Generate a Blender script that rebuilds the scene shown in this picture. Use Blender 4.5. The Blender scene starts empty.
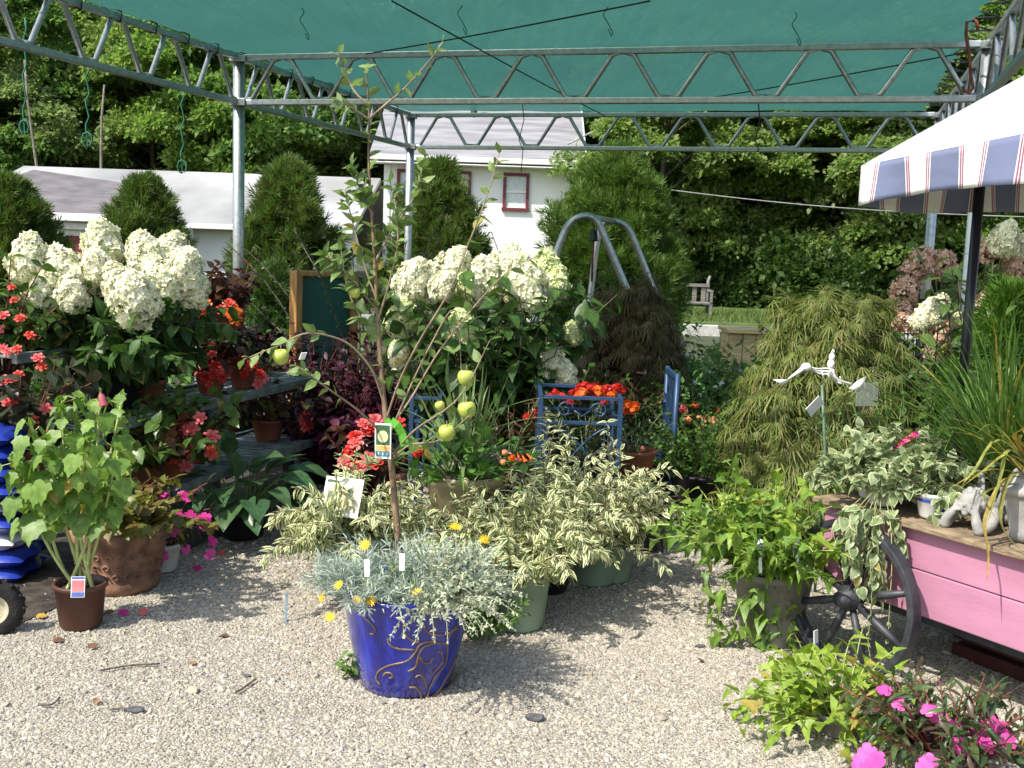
import bpy, math, random
import numpy as np
from mathutils import Vector, Matrix
R_ = math.radians
PI = math.pi
sc = bpy.context.scene
COL = sc.collection
rng = np.random.default_rng(7)

# ------------------------------------------------------------------ camera
F, PITCH, ROLL, H = 1081.0, R_(7.23), R_(1.99), 1.6
fwd = np.array([0, math.cos(PITCH), -math.sin(PITCH)])
_up = np.array([0, math.sin(PITCH), math.cos(PITCH)])
_rt = np.array([1.0, 0, 0])
CR = math.cos(ROLL) * _rt + math.sin(ROLL) * _up
CU = -math.sin(ROLL) * _rt + math.cos(ROLL) * _up
CAM = np.array([0, 0, H])
def ray(px, py):
    return fwd * F + CR * (px - 512) + CU * (384 - py)
def P(px, py, Y):
    d = ray(px, py); return CAM + d * (Y / d[1])
def G(px, py, z=0.0):
    d = ray(px, py); return CAM + d * ((z - H) / d[2])
cam = bpy.data.cameras.new('camera'); co = bpy.data.objects.new('camera', cam); COL.objects.link(co)
cam.sensor_width = 36; cam.lens = F / 1024 * 36; cam.clip_start = 0.05; cam.clip_end = 2000
m = Matrix((( CR[0], CU[0], -fwd[0], CAM[0]), (CR[1], CU[1], -fwd[1], CAM[1]), (CR[2], CU[2], -fwd[2], CAM[2]), (0, 0, 0, 1)))
co.matrix_world = m; sc.camera = co

# ------------------------------------------------------------------ light
EL, AZ = R_(51), R_(40)
to_sun = Vector((-math.cos(AZ) * math.cos(EL), -math.sin(AZ) * math.cos(EL), math.sin(EL)))
sun = bpy.data.lights.new('sun', 'SUN'); so = bpy.data.objects.new('sun', sun); COL.objects.link(so)
sun.energy = 4.2; sun.angle = R_(0.5); sun.color = (1, .95, .86)
so.rotation_euler = to_sun.to_track_quat('Z', 'Y').to_euler()
w = bpy.data.worlds.new('World'); sc.world = w; w.use_nodes = True
nt = w.node_tree; bg = nt.nodes['Background']; sky = nt.nodes.new('ShaderNodeTexSky')
sky.sky_type = 'NISHITA'; sky.sun_disc = False; sky.sun_elevation = EL
sky.sun_rotation = math.atan2(to_sun.x, to_sun.y); sky.air_density = 1.3; sky.dust_density = 2.0; sky.ozone_density = 1.0
nt.links.new(sky.outputs[0], bg.inputs[0]); bg.inputs[1].default_value = 0.15
vs = sc.view_settings; vs.view_transform = 'Standard'; vs.look = 'None'; vs.exposure = 0.66; vs.gamma = 1
sc.cycles.max_bounces = 8; sc.cycles.transparent_max_bounces = 12; sc.cycles.diffuse_bounces = 3; sc.cycles.glossy_bounces = 2
sc.cycles.transmission_bounces = 4; sc.cycles.caustics_reflective = False; sc.cycles.caustics_refractive = False
sc.cycles.use_denoising = True

# ------------------------------------------------------------------ materials
MATS = {}
def new_mat(name):
    m = bpy.data.materials.new(name); m.use_nodes = True
    n = m.node_tree; return m, n, n.nodes['Principled BSDF'], n.nodes['Material Output']
def ramp(n, cols, pos=None):
    r = n.nodes.new('ShaderNodeValToRGB'); e = r.color_ramp.elements
    pos = pos or [i / (len(cols) - 1) for i in range(len(cols))]
    while len(e) < len(cols): e.new(0.5)
    for i, c in enumerate(cols):
        e[i].position = pos[i]; e[i].color = (*c, 1)
    return r
def leaf_mat(name, cols=None, trans=.3, rough=.42, margin=None, mstart=.55, vein=.25, spec=.35, tcol=1.25):
    if name in MATS: return MATS[name]
    m, n, b, o = new_mat(name); L = n.links
    g = n.nodes.new('ShaderNodeNewGeometry')
    if vein and len(cols) < 6 and cols[0][1] > 1.2 * cols[0][0] and cols[0][1] > 1.5 * cols[0][2]:
        k = len(cols); r = ramp(n, list(cols) + [cols[-1], (.34, .27, .06)], [.95 * i / (k - 1) for i in range(k)] + [.972, .985])
    else: r = ramp(n, cols)
    L.new(g.outputs['Random Per Island'], r.inputs[0])
    col = r.outputs[0]
    uv = n.nodes.new('ShaderNodeUVMap'); sx = n.nodes.new('ShaderNodeSeparateXYZ'); L.new(uv.outputs[0], sx.inputs[0])
    tn = n.nodes.new('ShaderNodeTexCoord'); nz = n.nodes.new('ShaderNodeTexNoise'); nz.inputs['Scale'].default_value = 38
    L.new(tn.outputs['Object'], nz.inputs['Vector'])
    hv = n.nodes.new('ShaderNodeHueSaturation'); mp = n.nodes.new('ShaderNodeMapRange')
    mp.inputs[1].default_value = .3; mp.inputs[2].default_value = .7; mp.inputs[3].default_value = .72; mp.inputs[4].default_value = 1.28
    L.new(nz.outputs[0], mp.inputs[0]); L.new(mp.outputs[0], hv.inputs['Value']); L.new(col, hv.inputs['Color']); col = hv.outputs[0]
    if vein:
        mr = n.nodes.new('ShaderNodeMapRange'); mr.inputs[1].default_value = 0; mr.inputs[2].default_value = .16
        mr.inputs[3].default_value = vein; mr.inputs[4].default_value = 0
        L.new(sx.outputs[0], mr.inputs[0])
        mx = n.nodes.new('ShaderNodeMix'); mx.data_type = 'RGBA'; L.new(mr.outputs[0], mx.inputs[0]); L.new(col, mx.inputs[6])
        c = cols[-1]; mx.inputs[7].default_value = (min(1, c[0] * 2.2 + .03), min(1, c[1] * 1.8 + .03), min(1, c[2] * 1.8 + .02), 1)
        col = mx.outputs[2]
    if margin:
        ad = n.nodes.new('ShaderNodeMath'); ad.operation = 'MULTIPLY_ADD'; L.new(nz.outputs[0], ad.inputs[0]); ad.inputs[1].default_value = .8; L.new(sx.outputs[0], ad.inputs[2])
        mr = n.nodes.new('ShaderNodeMapRange'); mr.inputs[1].default_value = mstart + .4; mr.inputs[2].default_value = mstart + .5
        L.new(ad.outputs[0], mr.inputs[0])
        mx = n.nodes.new('ShaderNodeMix'); mx.data_type = 'RGBA'; L.new(mr.outputs[0], mx.inputs[0]); L.new(col, mx.inputs[6])
        mx.inputs[7].default_value = (*margin, 1); col = mx.outputs[2]
    L.new(col, b.inputs['Base Color']); b.inputs['Roughness'].default_value = rough; b.inputs['Specular IOR Level'].default_value = spec
    t = n.nodes.new('ShaderNodeBsdfTranslucent'); hs = n.nodes.new('ShaderNodeHueSaturation'); hs.inputs['Value'].default_value = tcol; hs.inputs['Saturation'].default_value = 1.1
    L.new(col, hs.inputs['Color']); L.new(hs.outputs[0], t.inputs[0])
    ms = n.nodes.new('ShaderNodeMixShader'); ms.inputs[0].default_value = trans
    L.new(b.outputs[0], ms.inputs[1]); L.new(t.outputs[0], ms.inputs[2]); L.new(ms.outputs[0], o.inputs[0])
    MATS[name] = m; return m
def solid(name, col, rough=.5, metal=0, noise=.15, scale=12, bump=0, bscale=60, spec=.5, coat=0, col2=None, stretch=None):
    if name in MATS: return MATS[name]
    m, n, b, o = new_mat(name); L = n.links
    tc = n.nodes.new('ShaderNodeTexCoord'); src = tc.outputs['Object']
    if stretch:
        mpn = n.nodes.new('ShaderNodeMapping'); mpn.inputs['Scale'].default_value = stretch; L.new(src, mpn.inputs[0]); src = mpn.outputs[0]
    nz = n.nodes.new('ShaderNodeTexNoise'); nz.inputs['Scale'].default_value = scale; nz.inputs['Detail'].default_value = 6
    L.new(src, nz.inputs['Vector'])
    c2 = col2 or tuple(max(0, c * (1 - noise * 2)) for c in col); c1 = col if col2 else tuple(min(1, c * (1 + noise)) for c in col)
    r = ramp(n, [c2, c1], [.35, .65]); L.new(nz.outputs[0], r.inputs[0]); L.new(r.outputs[0], b.inputs['Base Color'])
    b.inputs['Roughness'].default_value = rough; b.inputs['Metallic'].default_value = metal; b.inputs['Specular IOR Level'].default_value = spec
    b.inputs['Coat Weight'].default_value = coat; b.inputs['Coat Roughness'].default_value = .08
    if bump:
        n2 = n.nodes.new('ShaderNodeTexNoise'); n2.inputs['Scale'].default_value = bscale; n2.inputs['Detail'].default_value = 5; L.new(src, n2.inputs['Vector'])
        bp = n.nodes.new('ShaderNodeBump'); bp.inputs['Strength'].default_value = bump; bp.inputs['Distance'].default_value = .01
        L.new(n2.outputs[0], bp.inputs['Height']); L.new(bp.outputs[0], b.inputs['Normal'])
    MATS[name] = m; return m

# ------------------------------------------------------------------ mesh builder
def nrm(a):
    return a / (np.linalg.norm(a, axis=-1, keepdims=True) + 1e-12)
VR = np.random.default_rng(99)
class MB:
    def __init__(s): s.V = []; s.UV = []; s.F = []; s.n = 0
    def add(s, V, F, uv=None, m=0):
        V = np.asarray(V, float); s.V.append(V)
        s.UV.append(np.full((len(V), 2), .5) if uv is None else np.asarray(uv, float))
        for f in F:
            f = np.asarray(f, np.int64)
            if f.ndim == 1: f = f[None]
            s.F.append((f + s.n, m))
        s.n += len(V); return s
    def inst(s, T, L, D, N, S, m=0):
        L = np.asarray(L, float)
        if len(L) == 0: return s
        tv, tf, tu = T; D = nrm(np.asarray(D, float)); N = np.asarray(N, float)
        N = nrm(N - (N * D).sum(1, keepdims=True) * D); X = np.cross(D, N)
        S = np.asarray(S, float).reshape(-1, 1, 1)
        q = VR.uniform(-1, 1, (len(L), 3, 1)); tx = tv[None, :, 0] * (1 + .18 * q[:, 0]); tz = tv[None, :, 2] + .2 * q[:, 1] * tv[None, :, 1] ** 2 + .35 * q[:, 2] * tv[None, :, 0] * tv[None, :, 1]
        V = L[:, None] + S * (tx[..., None] * X[:, None] + tv[None, :, 1:2] * D[:, None] + tz[..., None] * N[:, None])
        k = len(tv); n = len(L); off = (np.arange(n) * k)[:, None, None]
        s.V.append(V.reshape(-1, 3)); s.UV.append(np.tile(tu, (n, 1)))
        for f in tf:
            f = np.asarray(f); s.F.append(((f[None] + off).reshape(-1, f.shape[1]) + s.n, m))
        s.n += n * k; return s
    def box(s, c, size, rot=None, m=0):
        v = np.array([[x, y, z] for x in (-.5, .5) for y in (-.5, .5) for z in (-.5, .5)]) * np.array(size)
        if rot is not None: v = v @ np.array(rot).T
        return s.add(v + np.array(c), [[[0, 1, 3, 2], [4, 6, 7, 5], [0, 4, 5, 1], [2, 3, 7, 6], [0, 2, 6, 4], [1, 5, 7, 3]]], m=m)
    def bar(s, a, b, wd, ht, up=(0, 0, 1), m=0):
        a = np.array(a, float); b = np.array(b, float); d = b - a; l = np.linalg.norm(d); d /= l
        u = np.array(up, float); x = nrm(np.cross(d, u)); u = np.cross(x, d)
        return s.box((a + b) / 2, (wd, l, ht), np.stack([x, d, u], 1), m)
    def tube(s, pts, r, sides=8, caps=True, m=0):
        p = np.asarray(pts, float); k = len(p); r = np.broadcast_to(np.asarray(r, float), (k,))
        t = np.gradient(p, axis=0); t = nrm(t)
        ref = np.array([0, 0, 1.0]) if abs(t[0][2]) < .9 else np.array([1.0, 0, 0])
        x = nrm(np.cross(t[0], ref)); xs = [x]
        for i in range(1, k):
            x = x - (x @ t[i]) * t[i]; x = nrm(x); xs.append(x)
        xs = np.array(xs); ys = np.cross(t, xs)
        a = np.arange(sides) / sides * 2 * PI
        V = p[:, None] + r[:, None, None] * (np.cos(a)[None, :, None] * xs[:, None] + np.sin(a)[None, :, None] * ys[:, None])
        i = np.arange(k - 1)[:, None] * sides; j = np.arange(sides)[None]; j2 = (j + 1) % sides
        q = np.stack([i + j, i + j2, i + sides + j2, i + sides + j], -1).reshape(-1, 4)
        V = V.reshape(-1, 3); Fs = [q]
        if caps:
            V = np.vstack([V, p[0], p[-1]]); c0 = k * sides; jj = np.arange(sides); j2 = (jj + 1) % sides
            Fs.append(np.stack([j2, jj, np.full(sides, c0)], 1)); e = (k - 1) * sides
            Fs.append(np.stack([e + jj, e + j2, np.full(sides, c0 + 1)], 1))
        return s.add(V, Fs, m=m)
    def lathe(s, prof, segs=32, c=(0, 0, 0), m=0, sx=1, sy=1, wob=None):
        pr = np.array(prof, float); a = np.arange(segs) / segs * 2 * PI
        rr = pr[:, 0][:, None] * np.ones(segs)
        if wob is not None: rr = rr * wob(a)[None]
        V = np.stack([rr * np.cos(a) * sx, rr * np.sin(a) * sy, np.repeat(pr[:, 1][:, None], segs, 1)], -1).reshape(-1, 3) + np.array(c)
        i = np.arange(len(pr) - 1)[:, None] * segs; j = np.arange(segs)[None]; j2 = (j + 1) % segs
        q = np.stack([i + j, i + j2, i + segs + j2, i + segs + j], -1).reshape(-1, 4)
        uv = np.stack([np.tile(a / 2 / PI, len(pr)), np.repeat(pr[:, 1], segs)], 1)
        return s.add(V, [q], uv, m)
    def sphere(s, c, r, segs=14, m=0, sc=(1, 1, 1)):
        t = np.linspace(0, PI, segs // 2 + 1); n0 = s.n
        s.lathe([(max(1e-4, math.sin(x)), -math.cos(x)) for x in t], segs, m=m)
        s.V[-1] = s.V[-1] * np.array(sc) * r + np.array(c); return s
    def prism(s, poly, c, x, y, z, depth, m=0):
        # polygon in the x,y frame, pushed along z by +-depth/2
        poly = np.array(poly, float); k = len(poly); x, y, z = (np.array(q, float) for q in (x, y, z))
        base = np.array(c) + poly[:, :1] * x + poly[:, 1:] * y
        V = np.vstack([base - z * depth / 2, base + z * depth / 2]); i = np.arange(k); j = (i + 1) % k
        return s.add(V, [i[::-1][None], (i + k)[None], np.stack([i, j, j + k, i + k], 1)], m=m)
    def mesh(s, name, mats, smooth=True):
        V = np.vstack(s.V); UV = np.vstack(s.UV); me = bpy.data.meshes.new(name)
        me.vertices.add(len(V)); me.vertices.foreach_set('co', V.astype(np.float32).ravel())
        loops = np.concatenate([f.ravel() for f, _ in s.F]); cnt = np.concatenate([np.full(len(f), f.shape[1]) for f, _ in s.F])
        mi = np.concatenate([np.full(len(f), q) for f, q in s.F])
        st = np.concatenate([[0], np.cumsum(cnt)[:-1]])
        me.loops.add(len(loops)); me.loops.foreach_set('vertex_index', loops.astype(np.int32))
        me.polygons.add(len(cnt)); me.polygons.foreach_set('loop_start', st.astype(np.int32))
        me.polygons.foreach_set('material_index', mi.astype(np.int32))
        me.polygons.foreach_set('use_smooth', np.full(len(cnt), bool(smooth)))
        ul = me.uv_layers.new(name='UVMap'); ul.data.foreach_set('uv', UV[loops].astype(np.float32).ravel())
        for q in (mats if isinstance(mats, (list, tuple)) else [mats]): me.materials.append(q)
        me.update(calc_edges=True); me.validate(); return me
def link(name, me, parent=None, bevel=0, autosmooth=False):
    o = bpy.data.objects.new(name, me); COL.objects.link(o)
    if parent is not None: o.parent = parent
    if bevel:
        b = o.modifiers.new('bevel', 'BEVEL'); b.width = bevel; b.segments = 2; b.limit_method = 'ANGLE'
    return o
def part(name, mb, mats, parent=None, smooth=True, bevel=0, world=True):
    """link mb; coordinates are world (moved into the parent's frame) unless world=False"""
    me = mb.mesh(name, mats, smooth)
    if world and parent is not None:
        q = parent; off = Vector((0, 0, 0))
        while q is not None: off += q.location; q = q.parent
        me.transform(Matrix.Translation(-off))
    return link(name, me, parent, bevel)
def tag(o, label, cat, group=None):
    o['label'] = label; o['category'] = cat
    if group: o['group'] = group
    return o
def thing(name, label, cat, loc=(0, 0, 0), group=None):
    o = bpy.data.objects.new(name, None); COL.objects.link(o); o.location = [float(x) for x in loc]; o.empty_display_size = .1
    return tag(o, label, cat, group)
def copy_tree(src, loc=None, label=None, rz=None, scale=None, kids=True):
    def rec(a, par):
        c = a.copy(); COL.objects.link(c); c.parent = par
        for ch in CH.get(a.name, []): rec(ch, c)
        return c
    CH = {}
    for o in list(COL.objects):
        if o.parent is not None: CH.setdefault(o.parent.name, []).append(o)
    c = rec(src, None)
    if loc is not None: c.location = [float(x) for x in loc]
    if rz is not None: c.rotation_euler[2] = rz
    if scale is not None: c.scale = scale if isinstance(scale, tuple) else (scale,) * 3
    if label: c['label'] = label
    return c
def struct(name, mb, mats, kind='structure', smooth=False):
    o = part(name, mb, mats, None, smooth); o['kind'] = kind; return o

# ------------------------------------------------------------------ leaf templates
def leaf_tpl(prof, fold=.25, droop=.25):
    V = []; U = []
    for t, wd in prof:
        z = -droop * t * t
        V += [[-wd, t, z + fold * wd], [0, t, z], [wd, t, z + fold * wd]]; U += [[1, t], [0, t], [1, t]]
    q = []
    for i in range(len(prof) - 1):
        a = 3 * i; q += [[a, a + 1, a + 4, a + 3], [a + 1, a + 2, a + 5, a + 4]]
    return np.array(V), [np.array(q)], np.array(U)
OVATE = leaf_tpl([(0, .015), (.12, .17), (.35, .29), (.62, .24), (.85, .1), (1, .008)])
HEART = leaf_tpl([(-.08, .2), (.08, .38), (.35, .42), (.65, .28), (.88, .1), (1, .008)], .2, .3)
LANCE = leaf_tpl([(0, .012), (.2, .1), (.5, .13), (.8, .07), (1, .006)], .3, .3)
NARROW = leaf_tpl([(0, .02), (.4, .05), (.8, .035), (1, .006)], .3, .25)
ROUND = leaf_tpl([(0, .1), (.12, .36), (.45, .5), (.8, .36), (1, .06)], .12, .12)
HOSTA = leaf_tpl([(0, .05), (.1, .3), (.35, .4), (.6, .33), (.85, .14), (1, .01)], .3, .55)
OV_S = leaf_tpl([(0, .03), (.4, .3), (1, .01)], .2, .2)
def lobed(outline, droop=.25, cup=.1):
    o = np.array(outline, float); c = np.array([[0, .3]])
    xy = np.vstack([c, o]); r = np.abs(xy[:, 0])
    V = np.column_stack([xy, -droop * xy[:, 1] ** 2 + cup * r - .15 * r * r])
    n = len(o); i = np.arange(n)
    return V, [np.stack([np.zeros(n, int), i + 1, (i + 1) % n + 1], 1)], np.column_stack([np.r_[0, np.ones(n)], V[:, 1]])
MAPLE = lobed([(0, 0), (-.16, -.06), (-.38, .02), (-.43, .17), (-.56, .36), (-.4, .43), (-.32, .56), (-.28, .74), (-.13, .82), (0, 1.02), (.13, .82), (.28, .74), (.32, .56), (.4, .43), (.56, .36), (.43, .17), (.38, .02), (.16, -.06)])
SWEET = lobed([(0, 0), (-.2, -.1), (-.5, .02), (-.28, .22), (-.2, .5), (0, 1), (.2, .5), (.28, .22), (.5, .02), (.2, -.1)], .4)
def merge(tpls):
    V = []; Fd = {}; U = []; n = 0
    for (v, f, u), M, off in tpls:
        V.append(v @ M.T + off); U.append(u)
        for q in f: Fd.setdefault(q.shape[1], []).append(q + n)
        n += len(v)
    return np.vstack(V), [np.vstack(x) for x in Fd.values()], np.vstack(U)
def rz(a):
    return np.array([[math.cos(a), -math.sin(a), 0], [math.sin(a), math.cos(a), 0], [0, 0, 1]])
def rx(a):
    return np.array([[1, 0, 0], [0, math.cos(a), -math.sin(a)], [0, math.sin(a), math.cos(a)]])
def ry(a):
    return np.array([[math.cos(a), 0, math.sin(a)], [0, 1, 0], [-math.sin(a), 0, math.cos(a)]])
def whorl(t, n, tilt, s=1., span=2 * PI, a0=0.):
    return merge([(t, s * (rz(a0 + i * span / n) @ rx(tilt)), np.zeros(3)) for i in range(n)])
PETAL = leaf_tpl([(0, .08), (.45, .3), (.85, .28), (1, .1)], .1, .15)
FLORET = whorl(leaf_tpl([(0, .06), (.55, .42), (1, .12)], .1, .2), 4, .35)
FIVE = whorl(leaf_tpl([(0, .1), (.5, .42), (.9, .4), (1, .15)], .05, .2), 5, .2)
DAISY = whorl(leaf_tpl([(.1, .05), (.6, .13), (1, .05)], .1, .1), 13, .15)
BEGO = merge([(whorl(PETAL, 6, .15), np.eye(3), np.zeros(3)), (whorl(PETAL, 5, .6, .8), np.eye(3), np.zeros(3)), (whorl(PETAL, 4, 1.05, .6), np.eye(3), np.zeros(3))])
FINGER = leaf_tpl([(0, .012), (.35, .034), (.7, .026), (1, .004)], .3, .55)
LACE = merge([(FINGER, rz(a) * s @ rx(-.15), np.zeros(3)) for a, s in ((0, 1), (.38, .92), (-.38, .92), (.8, .7), (-.8, .7), (1.25, .45), (-1.25, .45))])
def spray(seed, n, t, spread, s):
    r = np.random.default_rng(seed); out = []
    for i in range(n):
        M = rz(r.uniform(-1.3, 1.3)) @ rx(r.uniform(-.7, .7)) @ ry(r.uniform(-.9, .9)) * s * r.uniform(.7, 1.15)
        out.append((t, M, np.array([r.uniform(-1, 1) * spread, r.uniform(-.3, 1) * spread, r.uniform(-.5, .5) * spread])))
    return merge(out)
QUADLEAF = leaf_tpl([(0, .06), (.45, .34), (1, .03)], .25, .2)
TREE_SPRAY = spray(3, 7, QUADLEAF, .55, .45)
CONI = merge([(leaf_tpl([(0, .02), (.5, .05), (1, .01)], .2, -.1), rz(a) @ rx(b) * s, np.array([0, y, 0])) for a, b, s, y in
              ((0, .1, 1, 0), (.5, .2, .7, .15), (-.5, .2, .7, .15), (.8, 0, .55, .0), (-.8, 0, .55, .0), (.4, -.2, .6, .4), (-.4, -.2, .6, .4), (.2, .4, .7, .3), (-.2, -.4, .7, .3))])

# ------------------------------------------------------------------ plant growth
def stems(n, r0, h, spread, droop=0., k=10, r=rng, hv=(.7, 1.0), az=None, bias=.5):
    a = r.uniform(0, 2 * PI, n) if az is None else r.uniform(az[0], az[1], n)
    u = r.uniform(0, 1, n) ** bias; tilt = spread * u
    d = np.stack([np.sin(tilt) * np.cos(a), np.sin(tilt) * np.sin(a), np.cos(tilt)], 1)
    p = np.stack([r0 * u * np.cos(a), r0 * u * np.sin(a), np.zeros(n)], 1)
    st = (h * r.uniform(hv[0], hv[1], n) / (k - 1))[:, None]; out = [p.copy()]
    for j in range(k - 1):
        p = p + d * st; out.append(p.copy())
        d = nrm(d + r.normal(0, .06, (n, 3)) - np.array([0, 0, droop])[None] * (j + 1) / k)
    return np.stack(out, 1)
def at_path(paths, i, t):
    k = paths.shape[1]; x = np.clip(t, 0, .999) * (k - 1); a = x.astype(int); f = (x - a)[:, None]
    p0 = paths[i, a]; p1 = paths[i, a + 1]
    return p0 * (1 - f) + p1 * f, nrm(p1 - p0)
def leaves_on(paths, nodes, per, size, ang, sag=.2, t0=.2, t1=1., r=rng, jit=.35, sv=(.6, 1.1), taper=.3):
    n = len(paths); i = np.repeat(np.arange(n), nodes * per)
    t = np.tile(np.repeat(np.linspace(t0, t1, nodes), per), n) + r.uniform(-.02, .02, n * nodes * per)
    p, tg = at_path(paths, i, t)
    a = np.tile(np.repeat(np.arange(nodes) * 2.4, per) + np.tile(np.arange(per) * 2 * PI / per, nodes), n) + np.repeat(r.uniform(0, 6, n), nodes * per) + r.normal(0, .3, len(i))
    ref = np.where(np.abs(tg[:, 2:]) < .95, np.array([[0, 0, 1.]]), np.array([[1., 0, 0]]))
    x = nrm(np.cross(tg, ref)); y = np.cross(tg, x)
    rad = np.cos(a)[:, None] * x + np.sin(a)[:, None] * y
    an = ang + r.normal(0, .2, len(i))
    D = np.cos(an)[:, None] * tg + np.sin(an)[:, None] * rad; D[:, 2] -= sag; D = nrm(D)
    up = np.array([[0, 0, 1.]]) + r.normal(0, jit, (len(i), 3)) + .25 * rad
    S = size * r.uniform(sv[0], sv[1], len(i)) * (1 - taper * t)
    return p, D, up, S
def stem_tubes(mb, paths, r0, r1, sides=5, m=0):
    for p in paths: mb.tube(p, np.linspace(r0, r1, len(p)), sides, caps=False, m=m)
def frame(nv, spin=0.):
    z = Vector(nv).normalized(); q = z.to_track_quat('Z', 'Y'); return q @ Matrix.Rotation(spin, 3, 'Z').to_quaternion()
def blooms(parent, name, meshes, items, label=None):
    """items: (local position, facing normal, size)"""
    for k, (p, nv, s) in enumerate(items):
        o = link(name, meshes[k % len(meshes)], parent); o.location = [float(x) for x in p]
        o.rotation_mode = 'QUATERNION'; o.rotation_quaternion = frame(nv, random.uniform(0, 6)); o.scale = (s,) * 3
        if label: o['label'] = label
random.seed(5)
def flower_mesh(name, tpl, mats, centre=None, n=1, spread=0.):
    mb = MB(); r = np.random.default_rng(len(name) + n)
    L = np.zeros((n, 3)); Dn = np.tile([0, 1., 0], (n, 1)); N = np.tile([0, 0, 1.], (n, 1))
    if n > 1:
        v = nrm(r.normal(0, 1, (n, 3)) + [0, 0, .6]); L = v * spread * [1, 1, .7]; N = v + r.normal(0, .2, (n, 3)); Dn = np.cross(N, r.normal(0, 1, (n, 3)))
    mb.inst(tpl, L, Dn, N, np.full(n, 1. if n == 1 else .45), 0)
    if centre is not None: mb.sphere((0, 0, .06), .2, 8, m=1, sc=(1, 1, .5))
    return mb.mesh(name, mats)
def panicle(seed, n, mats, wd=.5, pointed=.6, fs=.085, core=.40):
    r = np.random.default_rng(seed); u = r.uniform(0, 1, n); a = r.uniform(0, 2 * PI, n)
    # egg-shaped cluster of florets, unit height, base at z=0
    th = np.arccos(1 - 2 * u); z = .5 - .5 * np.cos(th); rad = wd * np.sin(th) ** .8 * (1 - pointed * (z - .35)) * r.uniform(.8, 1.06, n)
    rad *= 1 + .16 * np.sin(3 * a + 9 * z + seed) + .1 * np.sin(5 * a - 7 * z)
    L = np.stack([rad * np.cos(a), rad * np.sin(a), z + r.normal(0, .02, n)], 1)
    N = nrm(np.stack([np.cos(a) * np.sin(th), np.sin(a) * np.sin(th), -np.cos(th) * .7 + .15], 1) + r.normal(0, .35, (n, 3)))
    mb = MB(); mb.inst(FLORET, L, np.cross(N, r.normal(0, 1, (n, 3))), N, fs * r.uniform(.75, 1.2, n), 0)
    mb.sphere((0, 0, .48), core, 12, m=1, sc=(wd * 1.75, wd * 1.75, 1.0))
    return mb.mesh('flower_head', mats)
def pot_mb(rt, rb, h, rim=.02, lip=.008, soil=True, segs=32):
    mb = MB(); mb.lathe([(1e-3, .004), (rb - .006, .004), (rb, .012), (rt, h - rim), (rt + lip, h - rim + .002), (rt + lip + .003, h - .004), (rt + lip, h), (rt - .004, h), (rt - .008, h - rim * 1.2), (rt - .012, h - .05)], segs)
    return mb
def soil_mb(r, z):
    mb = MB(); mb.lathe([(r, z), (r * .6, z + .008), (1e-3, z + .012)], 24); return mb
def add_pot(t, rt, rb, h, mat, rim=.02, lip=.008, soil=True):
    p = part('pot', pot_mb(rt, rb, h, rim, lip), mat, t, world=False)
    if soil: part('soil', soil_mb(rt - .01, h - .03), solid('soil', (.035, .025, .018), .95, bump=.6), t, world=False)
    return p
# ================================================================== SETTING
def ground_mat(name, cols, pos, scale, bumpd=.02):
    m, n, b, o = new_mat(name); L = n.links
    tc = n.nodes.new('ShaderNodeTexCoord')
    v = n.nodes.new('ShaderNodeTexVoronoi'); v.inputs['Scale'].default_value = scale; L.new(tc.outputs['Object'], v.inputs['Vector'])
    wn = n.nodes.new('ShaderNodeTexWhiteNoise'); L.new(v.outputs['Color'], wn.inputs['Vector'])
    r = ramp(n, cols, pos); L.new(wn.outputs['Value'], r.inputs[0])
    nz = n.nodes.new('ShaderNodeTexNoise'); nz.inputs['Scale'].default_value = 1.3; nz.inputs['Detail'].default_value = 8; L.new(tc.outputs['Object'], nz.inputs['Vector'])
    mp = n.nodes.new('ShaderNodeMapRange'); mp.inputs[1].default_value = .35; mp.inputs[2].default_value = .65; mp.inputs[3].default_value = .8; mp.inputs[4].default_value = 1.1
    L.new(nz.outputs[0], mp.inputs[0])
    hv = n.nodes.new('ShaderNodeHueSaturation'); L.new(mp.outputs[0], hv.inputs['Value']); L.new(r.outputs[0], hv.inputs['Color'])
    L.new(hv.outputs[0], b.inputs['Base Color']); b.inputs['Roughness'].default_value = .9; b.inputs['Specular IOR Level'].default_value = .2
    bp = n.nodes.new('ShaderNodeBump'); bp.inputs['Strength'].default_value = .9; bp.inputs['Distance'].default_value = bumpd; bp.invert = True
    L.new(v.outputs['Distance'], bp.inputs['Height']); L.new(bp.outputs[0], b.inputs['Normal'])
    return m
GCOL = [(.20, .185, .165), (.30, .27, .22), (.37, .335, .265), (.43, .385, .305), (.35, .30, .225), (.50, .46, .38), (.40, .365, .295), (.30, .28, .245)]
earth = solid('earth', (.07, .065, .035), .95, noise=.3, scale=2, bump=.5, col2=(.04, .06, .02))
mb = MB(); mb.add([[-400, -60, 0], [400, -60, 0], [400, 600, 0], [-400, 600, 0]], [[0, 1, 2, 3]]); struct('ground', mb, earth)
gm = ground_mat('gravel_base', GCOL, None, 95, .012)
mb = MB()
nx, ny = 100, 70
gx = np.linspace(-9, 14, nx); gy = np.linspace(-1, 13, ny); X, Y = np.meshgrid(gx, gy, indexing='ij')
Z = .006 + .012 * (np.sin(X * 1.7 + Y) * np.cos(Y * 1.3 - X * .6) + 1) * .5
V = np.stack([X, Y, Z], -1).reshape(-1, 3); i = (np.arange(nx - 1)[:, None] * ny + np.arange(ny - 1)[None]).ravel()
mb.add(V, [np.stack([i, i + ny, i + ny + 1, i + 1], 1)]); struct('gravel_yard', mb, gm, smooth=True)
def gz(x, y): return .006 + .012 * (np.sin(x * 1.7 + y) * np.cos(y * 1.3 - x * .6) + 1) * .5
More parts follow.
